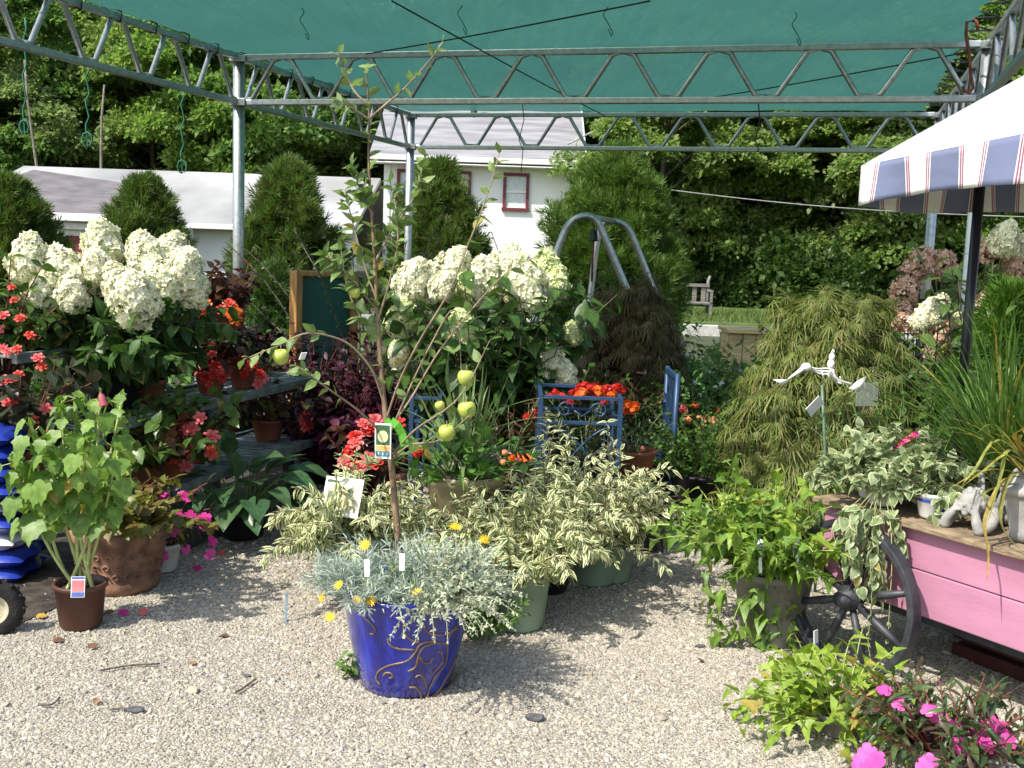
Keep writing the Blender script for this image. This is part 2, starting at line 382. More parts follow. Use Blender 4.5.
# loose gravel
t_ = (1 + 5 ** .5) / 2
ICO = nrm(np.array([[-1, t_, 0], [1, t_, 0], [-1, -t_, 0], [1, -t_, 0], [0, -1, t_], [0, 1, t_], [0, -1, -t_], [0, 1, -t_], [t_, 0, -1], [t_, 0, 1], [-t_, 0, -1], [-t_, 0, 1]], float))
ICF = np.array([[0, 11, 5], [0, 5, 1], [0, 1, 7], [0, 7, 10], [0, 10, 11], [1, 5, 9], [5, 11, 4], [11, 10, 2], [10, 7, 6], [7, 1, 8], [3, 9, 4], [3, 4, 2], [3, 2, 6], [3, 6, 8], [3, 8, 9], [4, 9, 5], [2, 4, 11], [6, 2, 10], [8, 6, 7], [9, 8, 1]])
stone_m, n, b, o = new_mat('gravel_stones'); g = n.nodes.new('ShaderNodeNewGeometry')
r = ramp(n, GCOL + [(.54, .50, .43), (.19, .185, .18)]); n.links.new(g.outputs['Random Per Island'], r.inputs[0])
n.links.new(r.outputs[0], b.inputs['Base Color']); b.inputs['Roughness'].default_value = .85; b.inputs['Specular IOR Level'].default_value = .25
mb = MB(); rg = np.random.default_rng(11)
for n_, y0, y1, s0 in ((120000, 2.7, 4.9, .0042), (52000, 4.9, 7.2, .0062)):
    y = np.sqrt(rg.uniform(y0 * y0, y1 * y1, n_)); x = rg.uniform(-.53, .53, n_) * y
    S = s0 * np.exp(rg.normal(0, .38, n_)); S[rg.uniform(0, 1, n_) < .012] *= 1.9
    N = nrm(rg.normal(0, .45, (n_, 3)) + [0, 0, 1]); D = np.cross(N, rg.normal(0, 1, (n_, 3)))
    for k in range(4):
        sel = np.arange(n_) % 4 == k
        vv = ICO * rg.uniform(.72, 1.15, (12, 1)) * np.array([[1.15, .95, .62], [1, 1.25, .7], [.9, 1, .75], [1.3, .8, .6]][k])
        mb.inst((vv, [ICF], np.full((12, 2), .5)), np.stack([x, y, gz(x, y) - S * .05], 1)[sel], D[sel], N[sel], S[sel])
struct('gravel', mb, stone_m, 'stuff')

bed = solid('soil_shade', (.05, .04, .03), .95, noise=.35, scale=14, bump=.8, bscale=40)  # dark ground tone, with the shade under bench and plants painted in
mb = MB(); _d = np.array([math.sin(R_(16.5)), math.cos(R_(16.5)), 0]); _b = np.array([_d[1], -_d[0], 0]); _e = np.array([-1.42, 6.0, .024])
mb.add([_e - _d * 3.2, _e + _d * 1.3, [-.9, 7.4, .024], [8.5, 7.4, .024], [8.5, 13, .024], [-7, 13, .024], [-7, 3, .024]], [np.arange(7)[None]]); struct('soil_shade_sheet', mb, bed)
# lawn strip and its pale kerb beyond the yard
lawn_m = solid('lawn', (.10, .16, .035), .95, noise=.3, scale=3, bump=.8, bscale=30, col2=(.055, .095, .02))
mb = MB(); mb.box((8.5, 26, .12), (17, 9, .24)); struct('lawn', mb, lawn_m)
conc = solid('concrete', (.52, .50, .46), .85, noise=.12, scale=8, bump=.3)
mb = MB(); mb.box((8.5, 21.3, .1), (17, .36, .2)); o = struct('kerb', mb, conc)
gr_m = leaf_mat('grass_blades', [(.06, .11, .02), (.12, .18, .04), (.17, .2, .06)], .3, vein=0)
mb = MB(); r = np.random.default_rng(4); n_ = 9000
L = np.stack([r.uniform(2.5, 9, n_), r.uniform(21.6, 26, n_), np.full(n_, .235)], 1)
mb.inst(leaf_tpl([(0, .06), (.5, .05), (1, .005)], .2, .2), L, r.normal(0, .35, (n_, 3)) + [0, 0, 1], r.normal(0, 1, (n_, 3)), r.uniform(.05, .16, n_))
struct('grass', mb, gr_m, 'stuff')

# ------------------------------------------------------------------ shade structure
PSI = R_(16.5); Dv = np.array([math.sin(PSI), math.cos(PSI), 0]); Bv = np.array([math.cos(PSI), -math.sin(PSI), 0])
C0 = np.array([-2.313, 9.055, 0.]); BL, BW, ZT, ZB = 3.717, 5.65, 3.05, 2.693
def S(a, b_, z): return C0 + Dv * a + Bv * b_ + np.array([0, 0, z])
galv = solid('galvanised_steel', (.50, .52, .53), .38, .75, noise=.12, scale=25, bump=.05, col2=(.36, .385, .39))
ss = thing('shade_structure', 'galvanised lattice-truss frame carrying green shade cloth over the yard', 'shade structure', S(0, 0, 0))
for a in (-BL, 0, BL):
    for b_ in (0, BW):
        if a < 0 and b_ > 0: continue
        mb = MB(); mb.tube([S(a, b_, 0), S(a, b_, ZT - .03)], .047, 14); part('post', mb, galv, ss)
        if a > -1: mb = MB(); mb.box(S(a, b_, ZT - .012), (.13, .13, .05)); mb.box(S(a, b_, ZB), (.125, .125, .06)); part('post_bracket', mb, galv, ss, False, .004)
def truss(p, q, nb, r1=.026):
    p = np.array(p); q = np.array(q); z1 = np.array([0, 0, ZT - ZB]); d = nrm(q - p)
    mb = MB(); mb.bar(p + z1, q + z1, .05, .045); mb.bar(p, q, .05, .045)
    t = part('truss', mb, galv, ss, False, .006)
    for i in range(nb):
        for u0, u1, k in ((i, i + .40, 0), (i + .60, i + 1, 1)):
            lo, hi = (u0, u1) if k == 0 else (u1, u0)
            a = p + (q - p) * (lo + (.09 if k == 0 else -.09)) / nb + [0, 0, .012]; c = p + (q - p) * hi / nb + z1 * .97
            wv = MB(); wv.tube([a - d * (.06 if k == 0 else -.06) + [0, 0, .01], a + (c - a) * .06, a + (c - a) * .94, c + d * (.05 if k == 0 else -.05)], .0185, 8)
            part('web', wv, galv, t)
truss(S(0, 0.05, ZB), S(0, BW - .05, ZB), 8); truss(S(BL, 0.05, ZB), S(BL, BW - .05, ZB), 8)
for b_ in (0, BW):
    truss(S(0.05, b_, ZB), S(BL - .05, b_, ZB), 6); truss(S(-BL + .05, b_, ZB), S(-.05, b_, ZB), 6)
truss(S(-BL, 0.05, ZB), S(-BL, BW - .03, ZB), 8)
cm, n, b, o = new_mat('shade_cloth'); L = n.links
tc = n.nodes.new('ShaderNodeTexCoord'); mp = n.nodes.new('ShaderNodeMapping'); mp.inputs['Rotation'].default_value[2] = PSI; mp.inputs['Scale'].default_value = (9, .5, 1); L.new(tc.outputs['Object'], mp.inputs[0])
nz = n.nodes.new('ShaderNodeTexNoise'); nz.inputs['Scale'].default_value = 2; nz.inputs['Detail'].default_value = 5; L.new(mp.outputs[0], nz.inputs[0])
r = ramp(n, [(.041, .138, .117), (.048, .155, .132)], [.25, .75]); L.new(nz.outputs[0], r.inputs[0])
df = n.nodes.new('ShaderNodeBsdfDiffuse'); L.new(r.outputs[0], df.inputs[0]); tl = n.nodes.new('ShaderNodeBsdfTranslucent'); L.new(r.outputs[0], tl.inputs[0])
tr = n.nodes.new('ShaderNodeBsdfTransparent'); tr.inputs[0].default_value = (.72, .84, .78, 1)
m1 = n.nodes.new('ShaderNodeMixShader'); m1.inputs[0].default_value = .62; L.new(df.outputs[0], m1.inputs[1]); L.new(tl.outputs[0], m1.inputs[2])
m2 = n.nodes.new('ShaderNodeMixShader'); m2.inputs[0].default_value = .08; L.new(m1.outputs[0], m2.inputs[1]); L.new(tr.outputs[0], m2.inputs[2]); L.new(m2.outputs[0], o.inputs[0])
mb = MB(); na, nb = 90, 70; A = np.linspace(-2.5, BL + .04, na); Bq = np.linspace(-.03, BW - .12, nb)
AA, BB = np.meshgrid(A, Bq, indexing='ij')
u = np.mod(AA, BL) / BL; sag = -.10 * np.sin(PI * np.clip(u, 0, 1)) * np.sin(PI * np.clip(BB / BW, 0, 1)) + .006 * np.sin(AA * 5 + BB * 2) + .004 * np.sin(BB * 9 - AA)
edge = np.where(BB > BW - .35, .035 * np.abs(np.sin(AA * 8.5)) * (BB - (BW - .35)) / .3, 0)
V = C0 + AA[..., None] * Dv + (BB - edge * 2)[..., None] * Bv; V[..., 2] = ZT + .045 + sag
i = (np.arange(na - 1)[:, None] * nb + np.arange(nb - 1)[None]).ravel()
mb.add(V.reshape(-1, 3), [np.stack([i, i + nb, i + nb + 1, i + 1], 1)])
part('shade_cloth', mb, cm, ss)
black = solid('black_cord', (.012, .014, .013), .6)
mb = MB()
for k in range(15):
    a = -2.4 + k * .4
    mb = MB(); mb.tube([S(a, -.03, ZT + .06), S(a + .02, .05, ZT + .03), S(a + .05, .02, ZT - .03), S(a + .02, -.05, ZT - .02), S(a, -.03, ZT + .06)], .006, 5); part('lacing', mb, black, ss)
    mb = MB(); mb.tube([S(a, BW - .16, ZT + .05), S(a + .1, BW - .03, ZT + .03), S(a + .2, BW - .16, ZT + .05)], .006, 5); part('lacing', mb, black, ss)

def smooth(pts, n=6):
    p = np.array(pts, float); p = np.vstack([2 * p[0] - p[1], p, 2 * p[-1] - p[-2]]); out = []
    for i in range(1, len(p) - 2):
        for k in range(n):
            u = k / n; out.append(.5 * (2 * p[i] + (p[i + 1] - p[i - 1]) * u + (2 * p[i - 1] - 5 * p[i] + 4 * p[i + 1] - p[i + 2]) * u * u + (3 * p[i] - p[i - 1] - 3 * p[i + 1] + p[i + 2]) * u ** 3))
    out.append(p[-2]); return np.array(out)
def cord(name, pts, r, mat, label, cat, group=None):
    mb = MB(); pts = np.array(pts); mb.tube(pts, r, 6); t = thing(name, label, cat, pts[0], group); part('cord', mb, mat, t); return t
def on_cloth(px, py, dz=-.03):
    d = ray(px, py); p = CAM + d * ((ZT - .045 + dz - H) / d[2]); return p
def sagline(p, q, s=.02, n=14):
    t = np.linspace(0, 1, n)[:, None]; v = np.array(p) * (1 - t) + np.array(q) * t; v[:, 2] -= s * np.sin(PI * t[:, 0]); return v
cord('support_cable', sagline(on_cloth(392, 1), on_cloth(605, 116), .01), .005, black, 'thin black cable crossing under the green cloth from front left to the far truss', 'cable')
cord('support_cable', sagline(on_cloth(366, 54), on_cloth(650, 1), .01), .005, black, 'thin black cable rising to the right under the green cloth', 'cable')
cord('support_cable', sagline(on_cloth(690, 101), on_cloth(968, 52), .01), .005, black, 'black cord running under the cloth to the right truss', 'cable')
twine = solid('green_twine', (.02, .16, .09), .7)
def loop_twine(px, py0, py1, Y, label):
    a = P(px, py0, Y); c = P(px - 1, py1, Y); pts = [a]
    for k in range(1, 9): pts.append(a + (c - a) * k / 9 + np.array([.012 * math.sin(k * 2.1), .01 * math.cos(k * 1.7), 0]))
    for k in range(9):
        t = k / 8 * 2 * PI; pts.append(c + np.array([.035 * math.sin(t), 0, .05 - .05 * math.cos(t)]) - [0, 0, .1])
    return cord('twine_loop', pts, .006, twine, label, 'twine', 'green twines hanging from the frame')
loop_twine(25, 18, 120, 8.1, 'green twine ending in a loop at the far left, before the wood')
loop_twine(88, 62, 132, 7.6, 'long green twine with loop hanging left of the front post')
loop_twine(183, 88, 160, 8.4, 'short green twine hanging just left of the front post')
for px, y0, Y, lab in ((460, -2, 6.9, 'green twine dangling under the cloth near the top centre'), (606, 2, 6.8, 'green twine with loose ends under the cloth, right of centre'), (302, 8, 7.2, 'pale green twine dangling under the cloth near the left truss'), (795, 12, 6.8, 'pale green twine dangling under the cloth on the right')):
    a = on_cloth(px, max(y0, 1), .02); pts = [a + np.array([.012 * math.sin(k * .8), 0, -.012 * k]) for k in range(10)] + [a + np.array([.03, .0, -.14]), a + np.array([.045, .0, -.17]), a + np.array([.04, 0, -.19]), a + np.array([.02, 0, -.15])]
    cord('twine', smooth(pts, 3), .0032, twine, lab, 'twine', 'green twines hanging under the cloth')
for px, lab in ((521, 'black cord hanging from the far truss before the white house'), (757, 'black cord tied to the front beam on the right')):
    Y = 11.2 if px == 521 else 8.2
    cord('tie_cord', [P(px + 1, 100, Y), P(px + 3, 120, Y), P(px - 2, 140, Y), P(px + 2, 150, Y), P(px, 172 if px == 521 else 152, Y)], .005, black, lab, 'cord')
# rusty plant hook on the front beam
rust = solid('rusty_wire', (.22, .06, .03), .7, noise=.3)
hk = thing('plant_hook', 'rust red wire hook hanging on the front beam beside the right truss', 'hook', P(969, 90, 7.0))
a = [P(978, 30, 7.0), P(977, 22, 7.0), P(972, 18, 7.0), P(967, 22, 7.0), P(966, 34, 7.0), P(969, 55, 7.0), P(971, 75, 7.0), P(973, 88, 7.0), P(969, 93, 7.0), P(964, 91, 7.0), P(963, 86, 7.0)]
mb = MB(); mb.tube(a, .011, 8); part('wire', mb, rust, hk)
# power line across the wood
cord('power_line', sagline(P(640, 186, 20), P(1100, 219, 16), .12, 20), .011, solid('grey_wire', (.20, .21, .20), .6), 'thin pale utility wire crossing in front of the right-hand wood', 'wire')

# ------------------------------------------------------------------ houses
white_w = solid('white_siding', (.80, .80, .78), .7, noise=.03, scale=.8, bump=.35, bscale=14, stretch=(.01, .01, 1))
roof_m = solid('grey_shingles', (.30, .30, .32), .9, noise=.2, scale=1.6, bump=.5, bscale=9, col2=(.19, .185, .20), stretch=(.5, 3, 3))
roof_l = solid('weathered_roof', (.42, .42, .41), .75, noise=.12, scale=.5, bump=.2, col2=(.20, .20, .20), stretch=(.7, .35, .35))
roof_d = solid('taupe_roof', (.165, .15, .155), .9, noise=.15, scale=2)
trim_m = solid('white_trim', (.78, .78, .75), .5, noise=.05)
maroon = solid('maroon_paint', (.16, .02, .03), .55, noise=.15)
glass = solid('window_glass', (.20, .26, .28), .06, noise=.2, scale=1, spec=.8)
blind = solid('pale_blind', (.62, .66, .66), .7, noise=.06)
hs = thing('white_house', 'white clapboard house with maroon framed windows and grey shingle roof', 'house', P(478, 200, 28) * [1, 1, 0])
hx0, hx1 = P(384, 200, 28)[0], P(571, 165, 28)[0]; ez = P(478, 160, 28)[2]; rz_ = ez + 1.75; y0, y1 = 28., 34.6
rk = .0
mb = MB(); mb.box(((hx0 + hx1) / 2, y0 + .1, ez / 2), (hx1 - hx0, .2, ez)); mb.box((hx1 - .1, (y0 + y1) / 2, ez / 2), (.19, y1 - y0 - .41, ez)); mb.box((hx0 + .1, (y0 + y1) / 2, ez / 2), (.19, y1 - y0 - .41, ez)); mb.box(((hx0 + hx1) / 2, y1 - .1, ez / 2), (hx1 - hx0, .2, ez))
ym = (y0 + y1) / 2
for gx_ in (hx0 + .1, hx1 - .1): mb.prism([(y0 + .02, ez + .003), (y1 - .02, ez + .003), (ym, rz_ - .08)], (gx_, 0, 0), (0, 1, 0), (0, 0, 1), (1, 0, 0), .19)
part('wall', mb, white_w, hs, False)
mb = MB()
ov = .35
for sgn, yy in ((1, y0), (-1, y1)):
    a = np.array([hx0 - ov, yy - sgn * ov, ez - .09]); c = np.array([hx1 + ov, ym, rz_])
    V = [[a[0], a[1], a[2]], [c[0], a[1], a[2]], [c[0], ym, rz_], [a[0], ym, rz_]]
    V += [[v[0], v[1], v[2] + .14] for v in V]
    mb.add(V, [[[0, 1, 2, 3], [4, 7, 6, 5], [0, 4, 5, 1], [1, 5, 6, 2], [3, 2, 6, 7], [0, 3, 7, 4]]])
rf = part('roof', mb, roof_m, hs, False)
mb = MB(); q = P(472, 150, 29.6); mb.tube([[q[0], 30.2, ez + .6], [q[0], 30.2, ez + 1.95]], .09, 12); part('vent_pipe', mb, black, rf)
mb = MB(); mb.bar((hx0 - ov, y0 - ov - .055, ez - .03), (hx1 + ov, y0 - ov - .055, ez - .03), .1, .13); mb.bar((hx0 - ov, y0 - ov + .13, ez - .16), (hx1 + ov, y0 - ov + .13, ez - .16), .5, .03); part('gutter', mb, trim_m, hs, False, .01)
mb = MB()
for sgn, yy in ((1, y0 - ov - .01), (-1, y1 + ov + .01)): mb.bar((hx1 + ov + .02, yy, ez - .09), (hx1 + ov + .02, ym, rz_), .035, .26)
part('bargeboard', mb, trim_m, hs, False)
mb = MB(); mb.box((hx0 + .07, y0 - .015, ez / 2 - .1), (.16, .03, ez - .2)); part('corner_board', mb, trim_m, hs, False); mb = MB(); mb.box((hx1 - .07, y0 - .015, ez / 2 - .1), (.16, .03, ez - .2)); part('corner_board', mb, trim_m, hs, False)
def window(parent, x0, x1, z0, z1, y, half=True):
    fw = .075
    mb = MB()
    for c, s_ in ((((x0 + x1) / 2, y - .03, z1 - fw / 2), (x1 - x0, .08, fw)), (((x0 + x1) / 2, y - .035, z0 + fw / 2), (x1 - x0 + .04, .10, fw)), ((x0 + fw / 2, y - .028, (z0 + z1) / 2), (fw, .076, z1 - z0 - 2 * fw)), ((x1 - fw / 2, y - .028, (z0 + z1) / 2), (fw, .076, z1 - z0 - 2 * fw))): mb.box(c, s_)
    wn = part('window', mb, maroon, parent, False)
    mb = MB(); mb.box(((x0 + x1) / 2, y - .006, (z0 + z1) / 2), (x1 - x0 - 2 * fw, .012, z1 - z0 - 2 * fw)); part('pane', mb, blind if half else glass, wn, False)
    mb = MB(); zc = (z0 + z1) / 2; mb.box(((x0 + x1) / 2, y - .02, zc), (x1 - x0 - 2 * fw, .028, .045))
    mb.box(((x0 + x1) / 2, y - .016, z0 + fw + .02), (x1 - x0 - 2 * fw, .02, .04)); part('sash', mb, trim_m, wn, False)
for a, c in ((397, 422), (446, 471), (503, 529)):
    x0, x1 = P(a, 190, 28)[0], P(c, 190, 28)[0]; window(hs, x0, x1, P(515, 211, 28)[2], P(515, 173, 28)[2], 28.0)
mb = MB(); q = P(604, 126, 28.2); mb.box(q + [0, 0, 0], (.28, .22, .3), rx(-.5)); mb.bar(q + [0, .1, 0], (hx1 - .1, y0 + .3, ez + .5), .05, .05); part('floodlight', mb, solid('grey_lamp', (.35, .36, .38), .4), hs, False, .02)

lh = thing('low_house', 'long low white building with weathered pale roof behind the evergreens', 'house', P(180, 220, 26) * [1, 1, 0])
x0, x1, xm = P(-60, 220, 26)[0], P(384, 220, 29)[0] - .3, P(108, 220, 26)[0]; ez = P(220, 227, 26)[2]; rzz = P(220, 177, 30.5)[2]
mb = MB(); mb.box(((x0 + x1) / 2, 26.1, ez / 2), (x1 - x0, .2, ez)); part('wall', mb, white_w, lh, False)
mb = MB(); V = [[xm - .8, 25.6, ez - .06], [x1, 25.6, ez - .06], [x1, 30.5, rzz], [x0, 30.5, rzz], [x0, 25.6, ez - .06]]; V = [V[4], V[1], V[2], V[3]]; V += [[v[0], v[1], v[2] + .12] for v in V]
mb.add(V, [[[0, 1, 2, 3], [4, 7, 6, 5], [0, 4, 5, 1], [1, 5, 6, 2], [3, 2, 6, 7], [0, 3, 7, 4]]]); V2 = [[x0, 30.53, rzz + .1], [x1, 30.53, rzz + .1], [x1, 35, 1.2], [x0, 35, 1.2]]; mb.add(V2, [[0, 1, 2, 3]])
part('roof', mb, roof_l, lh, False)
mb = MB(); mb.bar((x0, 25.53, ez), (x1, 25.53, ez), .1, .12); mb.tube([[P(190, 230, 25.5)[0], 25.5, ez], [P(190, 230, 25.5)[0], 25.6, ez - .2], [P(188, 230, 25.5)[0], 25.9, ez - .3], [P(188, 230, 25.5)[0], 25.95, .1]], .045, 8); part('gutter', mb, trim_m, lh, False, .01)
# the porch wing on the left, a lower hipped roof of taupe felt
wx0, wx1 = P(-60, 220, 23)[0], P(112, 220, 23)[0]; wz = P(90, 219, 23)[2]; wr = P(20, 174, 27.5)[2]
mb = MB(); V = [[wx0, 22.6, wz], [wx1, 22.6, wz], [wx1 - .9, 27.5, wr - .3], [wx0, 27.5, wr]]; V += [[v[0], v[1], v[2] + .12] for v in V]
mb.add(V, [[[0, 1, 2, 3], [4, 7, 6, 5], [0, 4, 5, 1], [1, 5, 6, 2], [3, 2, 6, 7], [0, 3, 7, 4]]]); V = [[wx1 + .002, 22.6, wz], [wx1 + .002, 27.2, wz], [wx1 - .9, 27.5, wr - .2]]; mb.add(V, [[0, 1, 2]]); part('porch_roof', mb, roof_d, lh, False)
mb = MB(); mb.bar((wx0, 22.53, wz + .02), (wx1 + .1, 22.53, wz + .02), .12, .16); mb.bar((wx0, 22.75, wz - .16), (wx1, 22.75, wz - .16), .14, .14); part('porch_fascia', mb, trim_m, lh, False, .01)
mb = MB(); mb.box(((wx0 + wx1) / 2, 22.9, (wz - .24) / 2), (wx1 - wx0, .16, wz - .24)); part('porch_wall', mb, white_w, lh, False)
window(lh, P(66, 240, 22.8)[0], P(100, 240, 22.8)[0], .6, wz - .36, 22.82, False)
mb = MB(); a, c = P(68, 240, 22.7), P(97, 240, 22.7); mb.box(((a[0] + c[0]) / 2, 22.74, wz - .65), (c[0] - a[0], .03, .5)); part('maroon_shutter', mb, maroon, lh, False)

# ------------------------------------------------------------------ trees
bark = solid('bark', (.13, .105, .08), .9, noise=.3, scale=9, bump=.8, bscale=18, stretch=(3, 3, .5))
pale_bark = solid('pale_bark', (.22, .19, .15), .9, noise=.25, scale=9, bump=.6, stretch=(3, 3, .5))
TM = [leaf_mat('tree_leaves_%s' % k, tuple(tuple(v * 1.55 for v in q) for q in c), .58, vein=0, rough=.5) for k, c in (
    ('mid', [(.075, .14, .03), (.12, .195, .042), (.165, .23, .055)]), ('yellow', [(.095, .155, .038), (.14, .205, .052), (.19, .24, .075)]),
    ('deep', [(.065, .13, .034), (.11, .185, .048), (.15, .23, .062)]), ('soft', [(.11, .165, .055), (.155, .21, .075), (.20, .25, .10)]))]
def tree_crown(seed, h, wd, ncl, per, ls, low=.12, top=.15):
    r = np.random.default_rng(seed); mb = MB()
    # clump centres spread through the crown volume, denser at its skin
    u = nrm(r.normal(0, 1, (ncl, 3))); rad = r.uniform(.35, 1, (ncl, 1)) ** .5
    c = u * rad * np.array([wd, wd, h * (1 - low) / 2]) + np.array([0, 0, h * (low + (1 - low) / 2)])
    hz = (c[:, 2] / h - low) / (1 - low); c[:, :2] *= (1.05 - top * 3.2 * np.clip(hz - .62, 0, 1))[:, None]
    cs = r.uniform(.45, 1.05, ncl) * wd * .36
    i = np.repeat(np.arange(ncl), per); v = nrm(r.normal(0, 1, (len(i), 3))); v[:, 2] = np.abs(v[:, 2]) * .9 - .25
    p = c[i] + v * (cs[i] * r.uniform(.45, 1.05, len(i)) ** .6)[:, None] * np.array([1.05, 1.05, .85])
    out = nrm(p - [0, 0, h * .45]); D = v * .7 + out * .4 + r.normal(0, .35, v.shape); D[:, 2] -= .15
    N = np.array([0, 0, .55]) + out * .6 + r.normal(0, .6, v.shape)
    mb.inst(TREE_SPRAY, p, D, N, ls * r.uniform(.7, 1.25, len(i))); return mb, c
def make_tree(name, label, seed, h, wd, ncl, per, ls, mat, trunk=bark, group=None, low=.07, tr=.16):
    t = thing(name, label, 'tree', (0, 0, 0), group); mb, c = tree_crown(seed, h, wd, ncl, per, ls, low); part('crown', mb, mat, t, world=False)
    r = np.random.default_rng(seed); mb = MB(); k = 9; z = np.linspace(0, h * .86, k)
    pts = np.stack([np.cumsum(r.normal(0, .05, k)) * h * .05, np.cumsum(r.normal(0, .05, k)) * h * .05, z], 1); mb.tube(pts, np.linspace(tr, .03, k), 9)
    for q in c[::4]:
        zb = np.clip(q[2] - .45 * np.hypot(q[0], q[1]), h * .12, h * .7); b0 = np.array([np.interp(zb, z, pts[:, 0]), np.interp(zb, z, pts[:, 1]), zb])
        md = (b0 + q) / 2 + [0, 0, .08 * h * .3]; mb.tube([b0, md, q], [tr * .32, tr * .2, .02], 5)
    part('trunk', mb, trunk, t, world=False); return t
GL, GRT = 'trees of the wood behind the low building', 'trees of the wood on the right'
protos = [make_tree('broadleaf_tree', '', 21, 12, 3.4, 84, 135, .42, TM[0]), make_tree('broadleaf_tree', '', 22, 10.5, 3.1, 74, 140, .38, TM[1]),
          make_tree('broadleaf_tree', '', 23, 13, 3.5, 88, 135, .40, TM[2]), make_tree('broadleaf_tree', '', 24, 9, 2.8, 68, 135, .36, TM[3])]
rt = random.Random(3); first = [True] * 4
look = ['mid green broadleaf tree', 'yellow-green broadleaf tree', 'dark green broadleaf tree', 'soft grey-green broadleaf tree']
def wood(spots, place, group):
    for x, y, k, s in spots:
        pr = protos[k]; lab = look[k] + ' ' + place
        if first[k]: o = pr; first[k] = False; o.location = (x, y, 0); o.scale = (s, s, s); o.rotation_euler[2] = rt.uniform(0, 6); o['label'] = lab
        else: o = copy_tree(pr, (x, y, 0), lab, rt.uniform(0, 6), (s * rt.uniform(.9, 1.12), s * rt.uniform(.9, 1.12), s * rt.uniform(.92, 1.12)))
        o['group'] = group
fr = []; bk = []; rr = []; rb = []
for i in range(9): fr.append((-22 + i * 3.0 + rt.uniform(-.8, .8), 38 + rt.uniform(-1.5, 2.5), [0, 2, 3, 1, 0, 2, 3, 0, 3][i], rt.uniform(.85, 1.1)))
for i in range(12): bk.append((-33 + i * 4.0 + rt.uniform(-1, 1), 47 + rt.uniform(-2, 4), [2, 0, 2, 1, 0, 2, 0, 3, 2, 0, 2, 2][i], rt.uniform(1.1, 1.35)))
for i in range(9): rr.append((3.6 + i * 2.35 + rt.uniform(-.6, .6), 29.5 + rt.uniform(-1.5, 2) - i * .45, [1, 0, 1, 3, 0, 1, 0, 2, 0][i], rt.uniform(.72, .95)))
for i in range(10): rb.append((2.5 + i * 3.3 + rt.uniform(-.8, .8), 37 + rt.uniform(-2, 3) - i * .5, [2, 2, 0, 2, 1, 2, 0, 2, 2, 0][i], rt.uniform(.95, 1.2)))
wood(fr, 'in the front row behind the low white building', GL)
wood(bk, 'standing at the back of the left-hand wood', GL + ', back row')
wood(rr, 'at the edge of the wood beyond the lawn', GRT)
wood(rb, 'deep in the wood on the right', GRT + ', back row')
# low brush that closes the foot of the right-hand wood
def bush_mb(seed, wd, h, n, ls, tpl=TREE_SPRAY):
    r = np.random.default_rng(seed); mb = MB(); ncl = 26; u = nrm(r.normal(0, 1, (ncl, 3))); u[:, 2] = np.abs(u[:, 2])
    c = u * np.array([wd, wd, h * .82]) * r.uniform(.4, .95, (ncl, 1)); i = r.integers(0, ncl, n); v = nrm(r.normal(0, 1, (n, 3)))
    p = c[i] + v * r.uniform(.3, 1, (n, 1)) * wd * .34; p[:, 2] = np.abs(p[:, 2]); D = v + nrm(p) * .6 + r.normal(0, .3, v.shape); N = np.array([0, 0, .8]) + v * .5 + r.normal(0, .4, v.shape)
    mb.inst(tpl, p, D, N, ls * r.uniform(.7, 1.2, n)); return mb
BRM = leaf_mat('brush_leaves', [(.04, .085, .02), (.065, .12, .028), (.095, .155, .04)], .45, vein=0)
bm = [bush_mb(41, 1.7, 2.6, 1700, .40).mesh('crown', BRM), bush_mb(42, 1.9, 3.0, 1700, .40).mesh('crown', BRM)]
for i in range(14):
    x = 2.2 + i * 1.75 + rt.uniform(-.4, .4); o = thing('bush', 'dark leafy bush at the foot of the right-hand wood', 'bush', (x, 29.8 - i * .5 + rt.uniform(-1.2, 1.2), .0), 'bushes under the right-hand wood')
    c = link('crown', bm[i % 2], o); c.rotation_euler[2] = rt.uniform(0, 6); s = rt.uniform(.55, 1.2); c.scale = (s * rt.uniform(.8, 1.2), s, s * rt.uniform(.7, 1.3))
    mb = MB()
    for q in range(4): mb.tube([(0, 0, 0), (.3 * math.cos(q * 1.6), .3 * math.sin(q * 1.6), .7), (.7 * math.cos(q * 1.6), .7 * math.sin(q * 1.6), 1.5)], [.05, .035, .015], 6)
    part('trunk', mb, bark, o, world=False)
for i in range(9):
    x = 3.5 + i * 2.3 + rt.uniform(-.5, .5); o = thing('understorey_tree', 'tall leafy understorey tree behind the bushes of the right-hand wood', 'tree', (x, 31.6 - i * .5 + rt.uniform(-.8, .8), .0), 'understorey trees of the right-hand wood')
    c = link('crown', bm[(i + 1) % 2], o); c.rotation_euler[2] = rt.uniform(0, 6); s = rt.uniform(1.15, 1.5); c.scale = (s, s, s * rt.uniform(1.1, 1.5)); mb = MB(); mb.tube([(0, 0, 0), (.1, 0, 1.2), (0, .1, 2.8)], [.09, .07, .03], 7); part('trunk', mb, bark, o, world=False)
# slender bare leaning trunks at the edge of the left-hand wood
for (xa, ya, xb, yb, Y, lab) in ((88, 175, 108, 85, 34, 'slender pale dead trunk leaning right, left of the front post'), (40, 168, 28, 60, 35, 'slender bare trunk leaning left at the far left')):
    a = P(xa, ya, Y); a[2] = 0; c = P(xb, yb, Y + .5); t = thing('dead_tree', lab, 'tree', a); mb = MB(); k = np.linspace(0, 1, 7)[:, None]; pts = a * (1 - k) + c * k; pts[:, 0] += .12 * np.sin(k[:, 0] * 5); mb.tube(pts, np.linspace(.075, .03, 7), 8)
    part('trunk', mb, pale_bark, t)
